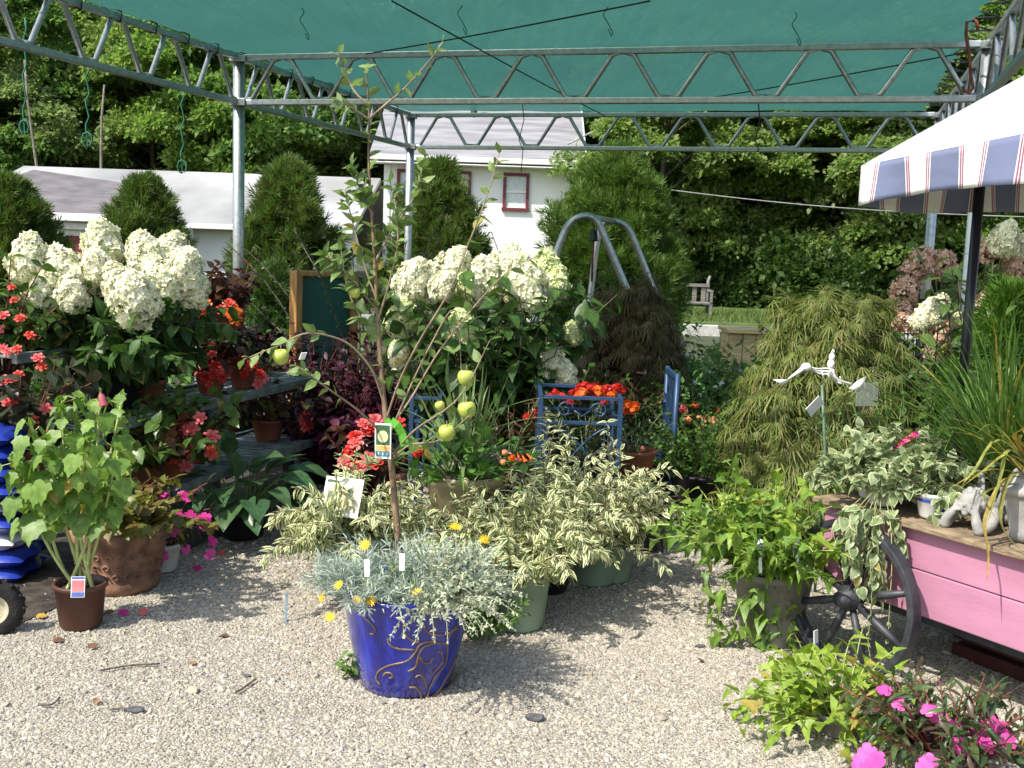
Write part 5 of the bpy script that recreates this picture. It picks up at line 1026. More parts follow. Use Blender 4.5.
# blue iron stand with marigolds
def iron(a, b_, r=.011): return (np.array(a), np.array(b_), r)
def stand(pxa, pxb, Y, dp, lab, arches, name='plant_stand'):
    A0 = P(pxa, 398, Y); B0 = P(pxb, 398, Y); zt = .5 * (A0[2] + B0[2]); A0[2] = B0[2] = 0; xd = nrm(B0 - A0); yd = np.array([-xd[1], xd[0], 0]); wd = np.linalg.norm(B0 - A0); t = thing(name, lab, 'plant stand', A0)
    def I(x, y, z): return A0 + xd * x + yd * y + np.array([0, 0, z])
    z2 = zt - .125
    for x in (0, wd):
        for y in (0, dp):
            mb = MB(); mb.bar(I(x, y, 0), I(x, y, zt + .012), .024, .024, yd); mb.bar(I(x - (.034 if x else -.034), y, 0), I(x - (.034 if x else -.034), y, z2 - .012), .012, .012, yd); part('leg', mb, bluem, t, False, .002)
    for z in (zt, z2, .12):
        mb = MB(); mb.bar(I(.013, 0, z), I(wd - .013, 0, z), .018, .018); mb.bar(I(.013, dp, z), I(wd - .013, dp, z), .018, .018); mb.bar(I(0, .013, z), I(0, dp - .013, z), .018, .018); mb.bar(I(wd, .013, z), I(wd, dp - .013, z), .018, .018); part('rail', mb, bluem, t, False, .002)
    mb = MB()
    for k in range(int(dp / .05)): mb.bar(I(.013, .03 + k * .05, .34), I(wd - .013, .03 + k * .05, .34), .012, .008)
    part('shelf', mb, bluem, t, False); mb = MB()
    def spiral(c, r0, a0, turns, sgn=1, n=20): return [I(c[0] + r0 * (1 - .75 * k / n) * math.cos(a0 + sgn * turns * 2 * PI * k / n), -.002, c[1] + r0 * (1 - .75 * k / n) * math.sin(a0 + sgn * turns * 2 * PI * k / n)) for k in range(n + 1)]
    for cx in arches:
        cx *= wd; zc = (zt + z2) / 2; mb.tube(spiral((cx - .085, zc), .045, 0, 1.3), .005, 5); mb.tube(spiral((cx + .085, zc), .045, PI, 1.3, -1), .005, 5); mb.tube([I(cx - .04, -.002, zc), I(cx, -.002, zc - .03), I(cx + .04, -.002, zc)], .005, 5)
        for s in (1, -1): mb.tube([I(cx + s * (.14 - .28 * k / 10), -.002, z2 - .02 - .3 * (k / 10) ** 1.6) for k in range(11)], .006, 5)
    if arches: part('scrollwork', mb, bluem, t)
    return I, wd
stand(412, 440, 5.7, .4, 'narrow blue iron plant stand left of the tan planter, behind the apple trunk', ())
I, wd = stand(541, 621, 5.3, .46, 'blue wrought iron plant stand with scrolled sides holding orange marigolds', (.52,)); dp = .46
def setbox(x0, x1, lab, fl, pts, leafm, seed):
    loc = I((x0 + x1) / 2, dp * .5, .352); q = thing('flower_pot', lab, 'flowers', loc); add_pot(q, .12, .1, .2, blackpl); mound(q, .18, 24, .36, .7, LANCE, .07, leafm, 6, 2, seed=seed, stem_mat=gstem); pixflowers(q, fl, pts, .036, 'flower_cluster')
setbox(.12, wd, 'orange marigolds on the blue iron stand at its right corner', [FB['orange'], FB['red']], [(x, y, 5.35 + .12 * random.random()) for x, y in ((583, 392), (590, 388), (598, 390), (607, 389), (612, 392), (617, 388), (602, 396), (604, 402), (579, 396), (594, 395), (611, 396))], BG['dark'], 51)
setbox(-.35, .05, 'dark red flowers in a black pot left of the blue iron stand', [FB['red']], [(x, y, 5.5 + .12 * random.random()) for x, y in ((556, 393), (562, 397), (573, 393), (580, 388), (586, 385), (570, 402), (550, 396), (596, 386), (622, 390), (527, 418), (535, 414))], BG['bronze'], 52)
t = thing('flower_pot', 'orange marigold clump in a terracotta pot just right of the blue corner post', 'flowers', (P(634, 430, 5.75)[0], 5.75, .3)); add_pot(t, .12, .09, .24, terra); mound(t, .2, 14, .28, .5, LANCE, .06, BG['dark'], 5, 2, seed=53, stem_mat=gstem); pixflowers(t, [FB['orange']], [(628, 404, 5.6), (634, 407, 5.6), (631, 410, 5.62), (625, 409, 5.62)], .04, 'flower_cluster')
mb = MB(); mb.box((0, 0, -.15), (.34, .34, .3)); part('plinth', mb, blackpl, t, False, .01, world=False)
t = thing('striped_coleus', 'coleus with white and red striped leaves left of the blue iron stand', 'coleus', I(-.22, -.1, .3)); add_pot(t, .09, .07, .12, blackpl); mound(t, .1, 16, .2, .8, OVATE, .08, leaf_mat('striped_leaf', [(.25, .03, .05), (.6, .5, .45), (.1, .03, .05), (.5, .1, .12)], .25, vein=.6), 4, 2, seed=54, stem_mat=rstem)
# blue iron chair
q = P(668, 520, 6.3); t = thing('metal_chair', 'blue iron garden chair with tall back post, left of the boxwood', 'chair', (q[0], 6.25, 0)); cx = q[0]
def Cc(x, y, z): return np.array([cx + x, 6.25 + y, z])
for y in (0, .42):
    mb = MB(); mb.tube([Cc(0, y, 0), Cc(0, y, .45), Cc(.005, y, .9)], .016, 8); part('leg', mb, bluem, t); mb = MB(); mb.tube([Cc(-.42, y, 0), Cc(-.4, y, .41)], .015, 8); part('leg', mb, bluem, t)
mb = MB(); mb.bar(Cc(-.41, 0, .415), Cc(.0, 0, .415), .04, .03); mb.bar(Cc(-.41, .42, .415), Cc(0, .42, .415), .04, .03)
for k in range(8): mb.bar(Cc(-.39 + k * .05, .02, .418), Cc(-.39 + k * .05, .40, .418), .03, .012)
part('seat', mb, bluem, t, False, .003); mb = MB(); mb.bar(Cc(0, .0, .88), Cc(0, .42, .88), .025, .03); mb.bar(Cc(0, .0, .55), Cc(0, .42, .55), .02, .02)
for k in range(4): mb.bar(Cc(0, .08 + k * .085, .56), Cc(0, .08 + k * .085, .87), .01, .01, (1, 0, 0))
part('backrest', mb, bluem, t, False, .002); mb = MB(); mb.tube([Cc(-.41, .02, .14), Cc(-.01, .02, .14)], .009, 6); mb.tube([Cc(-.41, .40, .14), Cc(-.01, .40, .14)], .009, 6); part('stretcher', mb, bluem, t)
# pipe arch (swing frame)
Y1, Y2 = 9.2, 10.2
t = thing('pipe_arch', 'grey galvanised pipe arch frame in front of the big arborvitae', 'frame', P(600, 350, Y1) * [1, 1, 0])
def down(p, q): # continue a leg to the ground
    p, q = np.array(p), np.array(q); return q + (q - p) * (q[2] / (p[2] - q[2]))
a1 = [P(550, 275, Y1), P(560, 243, Y1), P(570, 223, Y1), P(584, 216, Y1), P(596, 220, Y1), P(606, 240, Y1), P(622, 278, Y1)]
a1 = [down(a1[1], a1[0])] + a1 + [down(a1[-2], a1[-1])]; mb = MB(); mb.tube(smooth(a1, 5), .032, 10); part('pipe', mb, galv, t)
a2 = [P(590, 300, Y2), P(596, 250, Y2), P(602, 226, Y2), P(614, 221, Y2), P(627, 227, Y2), P(636, 245, Y2), P(652, 285, Y2), P(664, 315, Y2)]
a2 = [down(a2[1], a2[0])] + a2 + [down(a2[-2], a2[-1])]; mb = MB(); mb.tube(smooth(a2, 5), .03, 10); part('pipe', mb, galv, t)
mb = MB(); mb.tube([P(586, 216, Y1), P(614, 221, Y2)], .026, 8); part('crossbar', mb, galv, t)
q = P(594, 229, Y1 + .2); f_ = thing('bird_feeder', 'small dark hanging thing with a reddish strip under the pipe arch', 'hanging ornament', q); mb = MB(); mb.tube([q + [0, 0, .12], q], .004, 5); part('wire', mb, blackpl, f_); mb = MB(); mb.lathe([(.001, 0), (.03, -.01), (.036, -.09), (.05, -.1), (.001, -.11)], 12); mb.V[-1] += q; part('body', mb, blackpl, f_); mb = MB(); mb.box(q - [0, 0, .28], (.018, .008, .34)); part('strip', mb, rust, f_)
# laceleaf maples
def laceleaf(name, label, loc, crown, mat, n, h, seed, pot=None, ls=.13, stake=True):
    t = thing(name, label, 'tree', loc); r = np.random.default_rng(seed); cx, cy, cz, rx_, ry_, hz = crown
    # branches leave the trunk top, arch over and hang to the rim of the dome
    ps = []
    for i in range(n):
        a = r.uniform(0, 2 * PI); u = r.uniform(.15, 1) ** .6 * r.uniform(.92, 1.12); e = np.array([cx + rx_ * u * math.cos(a), cy + ry_ * u * math.sin(a), cz + hz * (1 - min(1, u) ** 2.6) * r.uniform(.6, 1.06)]); b0 = np.array([0, 0, min(h, e[2] + .15) * .85])
        mid = b0 * .35 + e * .65; mid[2] = max(b0[2], e[2]) + r.uniform(.02, .12); tt = np.linspace(0, 1, 12)[:, None]; p = (1 - tt) ** 2 * b0 + 2 * tt * (1 - tt) * mid + tt ** 2 * e; p[:, 2] = np.minimum(p[:, 2], cz + hz); ps.append(p)
    ps = np.stack(ps); L_, D_, U_, S_ = leaves_on(ps, 15, 2, ls, 1.0, .5, .3, 1., r, .3); D_[:, 2] -= .7
    c3 = np.array([cx, cy, cz * .5]); out = nrm(L_ - c3); mb = MB(); mb.inst(LACE, L_ + r.normal(0, .03, L_.shape), D_ + out * .55, out + U_ * .5 + r.normal(0, .3, L_.shape), S_ * r.uniform(.7, 1.2, len(S_))); part('crown', mb, mat, t, world=False)
    mb = MB(); mb.tube([(0, 0, 0), (.02, .01, h * .35), (-.02, 0, h * .7), (0, 0, h * .88)], [.035, .03, .026, .02], 10); part('trunk', mb, pale_bark, t, world=False); mb = MB(); stem_tubes(mb, ps, .008, .003, 5); part('branch', mb, bark, t, world=False)
    if pot is not None: add_pot(t, .26, .21, .36, pot, .03)
    return t
LG = leaf_mat('laceleaf_green', [(.11, .16, .03), (.15, .20, .045), (.20, .23, .06), (.19, .16, .055)], .3, .5, vein=0)
LD = leaf_mat('laceleaf_dark', [(.065, .065, .022), (.10, .09, .03), (.10, .05, .027)], .25, .5, vein=0)
loc = P(800, 500, 6.1) * [1, 1, 0]; zt = P(800, 292, 6.1)[2]; x0 = P(708, 505, 5.9)[0] - loc[0]; x1 = P(945, 400, 6.1)[0] - loc[0]
laceleaf('laceleaf_maple', 'weeping green laceleaf maple forming a large dome right of the path', loc, ((x0 + x1) / 2, -.05, .12, (x1 - x0) / 2, .7, zt - .12), LG, 370, zt, 61, greypl, .18)
loc = P(632, 420, 7.6) * [1, 1, 0]; zt = P(632, 274, 7.6)[2]; x0 = P(566, 350, 7.6)[0] - loc[0]; x1 = P(694, 350, 7.6)[0] - loc[0]
laceleaf('laceleaf_maple', 'dark reddish green laceleaf maple under the grey pipe arch', loc, ((x0 + x1) / 2, 0, .55, (x1 - x0) / 2, .45, zt - .55), LD, 240, zt, 62, blackpl, .14)
# boxwood and flowers on the right of the path
loc = gnd(702, 528, .0); t = thing('potted_boxwood', 'round bright green boxwood in a black nursery pot at the end of the path', 'shrub', loc); add_pot(t, .19, .15, .32, blackpl)
BOX = leaf_mat('boxwood', [(.05, .12, .015), (.08, .17, .025), (.12, .21, .04)], .28, .4, vein=0); mound(t, .30, 110, .42, 1.15, OVATE, .045, BOX, 11, 2, .9, -.1, .03, .14, seed=63, hv=(.55, 1.), t0=.2, stem_mat=bark, sr=.003)
def bedplant(px, py, Y, h, n, lab, mat, tpl, ls, fl, pts, fs, seed, spread=.75, group=None, cat='plant', name='flowering_plant'):
    q = P(px, py, Y); t = thing(name, lab, cat, (q[0], Y, 0), group); add_pot(t, .15, .12, .26, blackpl); mound(t, .22, n, h, spread, tpl, ls, mat, 9, 2, seed=seed, r0=.1, stem_mat=gstem, hv=(.5, 1.))
    if pts: pixflowers(t, fl, [(a, b_, Y - .3) for a, b_ in pts], fs, 'flower_cluster')
    return t
FWH = flower_mesh('flower_cluster', FIVE, [petal_mat('white', (.75, .76, .72)), yc], None, 8, .5)
bedplant(706, 460, 7.3, .8, 44, 'leafy plant with scarlet zinnia flowers behind the boxwood', GER, OVATE, .075, [FB['orange'], FB['red']], [(695, 405), (718, 411), (684, 431), (700, 428)], .035, 64)
bedplant(690, 460, 7.0, .66, 34, 'leafy plant with peach flowers directly above the boxwood', HYD, OVATE, .07, [FB['peach']], [(688, 420), (699, 418), (708, 419), (714, 421)], .035, 65)
bedplant(735, 460, 7.8, .74, 44, 'light green leafy plant with small white flowers before the wooden bin', leaf_mat('fresh_leaf', None), OVATE, .08, [FWH], [(715, 388), (722, 384), (700, 395), (741, 394), (695, 382), (729, 402), (712, 372)], .03, 66)
bedplant(672, 440, 8.6, .74, 40, 'dark leafy shrub with white specks right of the dark laceleaf maple', HYD, OVATE, .09, [FWH], [(672, 350), (688, 355), (683, 342), (664, 360)], .03, 67, cat='shrub', name='shrub')
bedplant(712, 420, 9.2, .66, 44, 'bright green shrub in front of the lawn kerb', GER, OVATE, .1, None, None, 0, 68, cat='shrub', name='shrub')
bedplant(752, 440, 9.0, .6, 30, 'low grey-green plant at the foot of the wooden bin', leaf_mat('willow', None), LANCE, .09, [FWH], [(748, 372), (756, 366), (740, 370)], .03, 69)
bedplant(648, 470, 6.9, .5, 24, 'dusky pink flowering plant behind the blue chair seat', BG['dark'], OVATE, .07, [FB['pink']], [(660, 451), (656, 453), (683, 409)], .035, 70)
bedplant(652, 420, 10.5, 1.0, 46, 'mixed green shrub behind the pipe arch legs', TM[0], OVATE, .11, None, None, 0, 71, cat='shrub', name='shrub')
bedplant(735, 400, 12.5, .5, 46, 'green shrub at the near edge of the lawn', TM[3], OVATE, .11, None, None, 0, 72, cat='shrub', name='shrub')
bedplant(560, 470, 6.9, .7, 30, 'dark leafy plant in the shade behind the blue iron stand', HYD, OVATE, .09, None, None, 0, 73)
bedplant(600, 470, 7.2, .75, 34, 'dark bronze leafy plant behind the orange marigolds', BG['bronze'], OVATE, .09, None, None, 0, 74)
for px, Y, h, sd, lab in ((238, 8.8, 1.0, 75, 'leafy green shrub between the bench end and the small spruce'), (420, 7.6, .8, 76, 'shaded green plant behind the tan planter'), (810, 8.4, .9, 77, 'green shrub behind the weeping maple dome'), (870, 7.6, 1.25, 78, 'green shrub right of the weeping maple, under the pink hydrangea'), (950, 6.9, 1.0, 79, 'leafy green shrub behind the ornamental grass'), (90, 8.6, 1.3, 80, 'green shrub behind the white hydrangea'), (30, 7.4, 1.2, 81, 'green shrub behind the red begonias on the far left'), (155, 7.8, 1.0, 82, 'green shrub behind the plant bench')):
    bedplant(px, 450, Y, h, 44, lab, [HYD, GER, HY2][sd % 3], OVATE, .1, None, None, 0, sd, cat='shrub', name='shrub')
# ================================================================== RIGHT: THE PINK CART
pink = solid('pink_paint', (.45, .20, .295), .5, noise=.06, scale=3, bump=.08, bscale=30, stretch=(1, 1, 3))
_n = pink.node_tree; _b = _n.nodes['Principled BSDF']; _src = _b.inputs['Base Color'].links[0].from_socket
_tc = _n.nodes.new('ShaderNodeTexCoord'); _nz = _n.nodes.new('ShaderNodeTexNoise'); _nz.inputs['Scale'].default_value = 22; _nz.inputs['Detail'].default_value = 9; _nz.inputs['Roughness'].default_value = .7; _n.links.new(_tc.outputs['Object'], _nz.inputs[0])
_r = ramp(_n, [(0, 0, 0), (1, 1, 1)], [.655, .69]); _n.links.new(_nz.outputs[0], _r.inputs[0]); _mx = _n.nodes.new('ShaderNodeMix'); _mx.data_type = 'RGBA'; _n.links.new(_r.outputs[0], _mx.inputs[0]); _n.links.new(_src, _mx.inputs[6]); _mx.inputs[7].default_value = (.30, .17, .17, 1); _n.links.new(_mx.outputs[2], _b.inputs['Base Color'])
deckm = solid('weathered_deck', (.26, .19, .12), .85, noise=.25, scale=10, stretch=(2, 2, 12), bump=.3)
ironb = solid('black_iron', (.045, .048, .056), .5, .2, noise=.2, scale=20)
K0 = np.array([1.30, 4.31, 0]); ka = np.array([.532, -.847, 0]); kb = np.array([.847, .532, 0])   # ka: towards the viewer along the long side, kb: across
def KP(a, b_, z): return K0 + ka * a + kb * b_ + np.array([0, 0, z])
CLn, CWd, zt, zb = 2.0, .95, .615, .29
ct = thing('flower_cart', 'pink wooden flower cart with black spoked wheel and a striped canopy', 'cart', KP(.2, .4, 0))
def board(a0, a1, b_, z0, z1, th=.022): mb = MB(); mb.bar(KP(a0, b_, (z0 + z1) / 2), KP(a1, b_, (z0 + z1) / 2), th, z1 - z0); return mb
zm = zb + (zt - zb) * .52
mb = board(0, CLn, 0, zb, zm - .002); mb2 = board(0, CLn, 0, zm + .002, zt)
part('side_board', mb, pink, ct, False, .004); part('side_board', mb2, pink, ct, False, .004)
part('side_board', board(0, CLn, CWd, zb, zt), pink, ct, False, .004)
for a in (.011, CLn - .011): mb = MB(); mb.bar(KP(a, .013, (zb + zt) / 2), KP(a, CWd - .013, (zb + zt) / 2), .022, zt - zb); part('end_board', mb, pink, ct, False, .004)
mb = MB()
for k in range(7): mb.bar(KP(-.03, .04 + k * .138 - .03, zt + .012), KP(CLn + .02, .04 + k * .138 - .03, zt + .012), .132, .02)
part('deck', mb, deckm, ct, False, .003)
mb = MB(); mb.bar(KP(.02, .1, zb - .03), KP(CLn, .1, zb - .03), .05, .055); mb.bar(KP(.02, CWd - .1, zb - .03), KP(CLn, CWd - .1, zb - .03), .05, .055); part('underframe', mb, ironb, ct, False)
# wheels
ax = -kb; wc_list = [KP(.25, -.12, .305), KP(.25, CWd + .07, .305)]
Rw = np.stack([ka, np.array([0, 0, 1.]), np.cross(ka, [0, 0, 1.])], 1)
for wc in wc_list:
    mb = MB(); mb.lathe([(.277, -.025), (.305, -.025), (.305, .025), (.277, .025), (.277, -.025)], 56); mb.V[-1] = mb.V[-1] @ Rw.T + wc; wh = part('wheel', mb, ironb, ct, False, .003)
    mb = MB(); mb.lathe([(1e-3, -.07), (.03, -.065), (.035, -.03), (.05, -.02), (.05, .02), (.035, .03), (.03, .065), (1e-3, .07)], 20); mb.V[-1] = mb.V[-1] @ Rw.T + wc; part('hub', mb, ironb, wh)
    for k in range(8):
        an = k * PI / 4 + .35; d = Rw @ np.array([math.cos(an), math.sin(an), 0]); mb = MB(); mb.tube([wc + d * .045, wc + d * .15, wc + d * .28], [.014, .017, .012], 8); part('spoke', mb, ironb, wh)
mb = MB(); mb.tube([wc_list[0], wc_list[1]], .016, 8); part('axle', mb, ironb, ct)
for b_ in (.1, CWd - .1): mb = MB(); mb.bar(KP(CLn - .15, b_, 0), KP(CLn - .15, b_, zb - .06), .06, .06, ka); part('prop_leg', mb, pink, ct, False, .004)
# canopy on two poles
polem = solid('black_pole', (.012, .011, .02), .35, noise=.1)
d1 = nrm(np.array([.42, -.907, 0])); d2 = np.array([.907, .42, 0]); A = P(862, 165, 4.3); zE = A[2]; A[2] = 0; zV = P(861, 206, 4.3)[2]; CW2, CL2, rise = 1.2, 1.7, .46
def KC(a, b_, z): return A + d1 * a + d2 * b_ + np.array([0, 0, z + (.085 * a if z > .5 else 0)])
zr = zE + rise
stripe, n, b, o = new_mat('striped_canvas'); L = n.links
uvn = n.nodes.new('ShaderNodeUVMap'); sx = n.nodes.new('ShaderNodeSeparateXYZ'); L.new(uvn.outputs[0], sx.inputs[0]); fr_ = n.nodes.new('ShaderNodeMath'); fr_.operation = 'FRACT'; L.new(sx.outputs[0], fr_.inputs[0])
r_ = n.nodes.new('ShaderNodeValToRGB'); r_.color_ramp.interpolation = 'CONSTANT'; e = r_.color_ramp.elements
stops = [(0, (.78, .78, .76)), (.30, (.30, .12, .17)), (.325, (.74, .72, .72)), (.34, (.30, .12, .17)), (.365, (.74, .72, .72)), (.385, (.16, .185, .29)), (.885, (.74, .72, .72)), (.905, (.30, .12, .17)), (.93, (.74, .72, .72)), (.945, (.30, .12, .17)), (.97, (.78, .78, .76))]
while len(e) < len(stops): e.new(.5)
for i, (p_, c_) in enumerate(stops): e[i].position = p_; e[i].color = (*c_, 1)
L.new(fr_.outputs[0], r_.inputs[0]); L.new(r_.outputs[0], b.inputs['Base Color']); b.inputs['Roughness'].default_value = .75; b.inputs['Specular IOR Level'].default_value = .2
nz = n.nodes.new('ShaderNodeTexNoise'); nz.inputs['Scale'].default_value = 9; bp = n.nodes.new('ShaderNodeBump'); bp.inputs['Strength'].default_value = .25; bp.inputs['Distance'].default_value = .03; tcn = n.nodes.new('ShaderNodeTexCoord'); L.new(tcn.outputs['Object'], nz.inputs['Vector']); L.new(nz.outputs[0], bp.inputs['Height']); L.new(bp.outputs[0], b.inputs['Normal'])
tl = n.nodes.new('ShaderNodeBsdfTranslucent'); L.new(r_.outputs[0], tl.inputs[0]); ms_ = n.nodes.new('ShaderNodeMixShader'); ms_.inputs[0].default_value = .08; L.new(b.outputs[0], ms_.inputs[1]); L.new(tl.outputs[0], ms_.inputs[2]); L.new(ms_.outputs[0], o.inputs[0])
PER = .255
def sheet(corners, nu, nv, uvf, mb, bulge=0.):
    (p00, p10, p11, p01) = [np.array(c) for c in corners]; u, v = np.meshgrid(np.linspace(0, 1, nu), np.linspace(0, 1, nv), indexing='ij'); u = u[..., None]; v = v[..., None]
    V = p00 * (1 - u) * (1 - v) + p10 * u * (1 - v) + p11 * u * v + p01 * (1 - u) * v; V[..., 2] -= bulge * (np.sin(PI * u) * np.sin(PI * v))[..., 0]
    i = (np.arange(nu - 1)[:, None] * nv + np.arange(nv - 1)[None]).ravel(); mb.add(V.reshape(-1, 3), [np.stack([i, i + nv, i + nv + 1, i + 1], 1)], np.stack([uvf(u, v)[..., 0].ravel(), v.ravel()], 1)); return V
mb = MB(); m0, m1 = CW2 / 2, CL2 - CW2 / 2
rf = [((KC(0, 0, zE), KC(CL2, 0, zE), KC(m1, m0, zr), KC(m0, m0, zr)), lambda u, v: (u * CL2 * (1 - v) + (m0 + u * (m1 - m0)) * v) / PER),
      ((KC(CL2, CW2, zE), KC(0, CW2, zE), KC(m0, m0, zr), KC(m1, m0, zr)), lambda u, v: (u * CL2 * (1 - v) + (m0 + u * (m1 - m0)) * v) / PER),
      ((KC(0, CW2, zE), KC(0, 0, zE), KC(m0, m0, zr), KC(m0, m0, zr + .0001)), lambda u, v: (u * CW2 * (1 - v) + m0 * v) / PER), ((KC(CL2, 0, zE), KC(CL2, CW2, zE), KC(m1, m0, zr), KC(m1, m0, zr + .0001)), lambda u, v: (u * CW2 * (1 - v) + m0 * v) / PER)]
for c, f in rf: sheet(c, 24, 12, f, mb, .035)
canvas = solid('plain_canvas', (.60, .60, .62), .8, noise=.1, scale=2, bump=.15, bscale=9)  # canopy top: even off-white, stripes only on the valance
cn = part('canopy', mb, canvas, ct); so_ = cn.modifiers.new('thick', 'SOLIDIFY'); so_.thickness = .004
mb = MB()
def KZ(a, b_, z): return KC(a, b_, 0) + np.array([0, 0, .085 * a])
for (p, q, ln) in ((KZ(0, 0, 0), KZ(CL2, 0, 0), CL2), (KZ(CL2, 0, 0), KZ(CL2, CW2, 0), CW2), (KZ(CL2, CW2, 0), KZ(0, CW2, 0), CL2), (KZ(0, CW2, 0), KZ(0, 0, 0), CW2)):
    zl = zV; up = np.array([0, 0, zE - .004]); lo = np.array([0, 0, zl]); k0 = len(mb.V); V = sheet((p + up, q + up, q + lo, p + lo), 60, 8, lambda u, v: u * ln / PER + 0 * v, mb)
    nn = nrm(np.cross(q - p, [0, 0, 1.])); u = np.linspace(0, 1, 60)[:, None]; v = np.linspace(0, 1, 8)[None]; wv = .018 * np.sin(u * ln * 9 + ln) * v + .012 * np.sin(u * ln * 21) * v
    env = np.minimum(1, np.minimum(u, 1 - u) * 14); V = V + (wv * env)[..., None] * nn; V[..., 2] += .014 * np.sin(u * ln * 5.1) * v * env; mb.V[k0] = V.reshape(-1, 3)
vl = part('valance', mb, stripe, ct); so_ = vl.modifiers.new('thick', 'SOLIDIFY'); so_.thickness = .004
for a in (m0 * .05 + .0, CL2 - .05):
    pass
pp = P(970, 300, 4.55); pole2 = pp + d1 * (CL2 - .9)
for k, pq in enumerate((pp, pole2)):
    mb = MB(); mb.tube([[pq[0], pq[1], zt + .02], [pq[0], pq[1], zE - .02]], .021, 12); part('pole', mb, polem, ct)
mb = MB()
for s_ in ((0, 0), (0, CW2), (CL2, 0), (CL2, CW2)):
    a, b_ = s_; mb.tube([KC(a + (.01 if a == 0 else -.01), b_ + (.01 if b_ == 0 else -.01), zE - .02), KC(m0 if a == 0 else m1, m0, zr - .03)], .009, 6)
mb.tube([KC(m0, m0, zr - .03), KC(m1, m0, zr - .03)], .012, 6)
for p, q in (((.01, .01), (CL2 - .01, .01)), ((CL2 - .01, .01), (CL2 - .01, CW2 - .01)), ((CL2 - .01, CW2 - .01), (.01, CW2 - .01)), ((.01, CW2 - .01), (.01, .01))): mb.tube([KC(*p, zE - .02), KC(*q, zE - .02)], .009, 6)
for pq in (pp, pole2): mb.tube([[pq[0], pq[1], zE - .03], KC(m0 if pq is pp else m1, m0, zr - .03)], .012, 6)
part('canopy_frame', mb, polem, ct)
q = P(964, 300, 7.0); t = thing('white_pole', 'white pole standing among the hydrangeas just left of the black canopy pole', 'pole', (q[0], q[1], 0)); mb = MB(); mb.tube([[q[0], q[1], 0], [q[0], q[1], 2.3]], .022, 10); part('shaft', mb, whitepl, t)
# trailing plants on the deck
dz = zt + .024
TRA = leaf_mat('trailing_leaf', [(.15, .23, .085), (.21, .29, .13), (.28, .35, .19)], .3, .5, margin=(.48, .50, .30), mstart=.62, vein=.12)
bluep = solid('blue_print', (.04, .07, .42), .5)
def trailing(a, b_, lab, n, h, seed, az=None, extra=None, pot=True, spread=1.25, droop=.3):
    loc = KP(a, b_, dz); t = thing('trailing_plant', lab, 'trailing plant', loc, 'pale trailing plants on the cart'); p = add_pot(t, .062, .048, .1, whitepl, .014, .003)
    mb = MB(); mb.lathe([(.0604, .068), (.0622, .081)], 32); part('printed_band', mb, bluep, p, world=False)
    mb = MB(); M = rz(.25); mb.box(M @ np.array([0, -.0556, .045]), (.02, .002, .014), M @ rx(-.14)); part('printed_patch', mb, bluep, p, False, world=False)
    r = np.random.default_rng(seed); ps = stems(n, .04, h, spread, droop, 12, r, (.5, 1.), az=az) + np.array([0, 0, .085]); ps[..., 2] = np.maximum(ps[..., 2], .02); mb = MB()
    mb.inst(HEART, *leaves_on(ps, 11, 2, .058, 1.0, .05, .12, 1., r, .5, (.6, 1.15), .25)); st = MB(); stem_tubes(st, ps, .002, .0015, 4)
    for e in (extra or []):
        pth = np.stack([smooth([np.array([0, 0, .09])] + [P(x, y, Y) - loc for x, y, Y in e], 4)]); k = np.linspace(0, pth.shape[1] - 1, 12); pth = np.stack([np.interp(k, range(pth.shape[1]), pth[0][:, j]) for j in range(3)], 1)[None]
        mb.inst(HEART, *leaves_on(pth, 14 if len(e) < 4 else 8, 2, .062 * (1 if len(e) < 4 else .4), 1.0, .35, .3, 1., r, .5)); stem_tubes(st, pth, .002, .0015, 4)
    part('foliage', mb, TRA, t, world=False); part('stem', st, ystem, t, world=False)
trailing(.1, .14, 'pale trailing plant in a white pot at the left end of the cart', 44, .28, 81)
trailing(.2, .075, 'pale trailing plant spilling down the cart side in front of the wheel', 40, .27, 82, extra=[[(868, 515, 4.0), (868, 550, 3.97), (872, 590, 3.97)], [(846, 512, 4.0), (844, 540, 3.98), (848, 572, 3.97)], [(895, 516, 3.95), (902, 545, 3.93), (906, 572, 3.92)], [(856, 512, 3.95), (852, 545, 3.93), (862, 595, 3.92)], [(880, 515, 3.95), (880, 555, 3.92), (884, 590, 3.92)], [(872, 520, 3.95), (875, 560, 3.92), (878, 600, 3.92)], [(860, 515, 3.98), (862, 540, 3.96), (858, 575, 3.96)], [(890, 520, 3.92), (892, 560, 3.9), (890, 600, 3.9), (888, 640, 3.9)], [(870, 540, 3.95), (872, 600, 3.93), (868, 640, 3.93), (872, 665, 3.93)]])
trailing(.36, .22, 'pale trailing plant at the back of the white pots, below the grass', 44, .28, 83)
trailing(.43, .085, 'pale trailing plant in the white pot nearest the cherub', 30, .2, 84, az=(.6, 3.6), spread=1.05)
# ornamental grass in a black pot, urn with spikes, cherub
GRS = leaf_mat('tall_grass', [(.06, .13, .025), (.09, .18, .035), (.13, .23, .05)], .3, .42, vein=.1)
loc = KP(.52, .42, dz); t = thing('ornamental_grass', 'tall fountain of green ornamental grass standing on the cart', 'grass plant', loc); add_pot(t, .1, .08, .14, blackpl); r = np.random.default_rng(85); ps = list(stems(280, .07, .84, .8, .16, 14, r, (.55, 1.)) + np.array([0, 0, .12]))
for e in ([(940, 440), (880, 390), (840, 360), (828, 345)], [(930, 450), (880, 420), (840, 410), (800, 415)], [(940, 450), (890, 430), (850, 425)], [(950, 440), (900, 400), (850, 372), (838, 360)], [(975, 430), (940, 350), (915, 315)], [(1000, 430), (1010, 340), (1020, 300)]): ps.append(smooth([np.array([0, 0, .14])] + [P(a, b_, loc[1] - .05 * k) - loc for k, (a, b_) in enumerate(e)], 4))
blades(t, ps, .0065, GRS, 'blade')
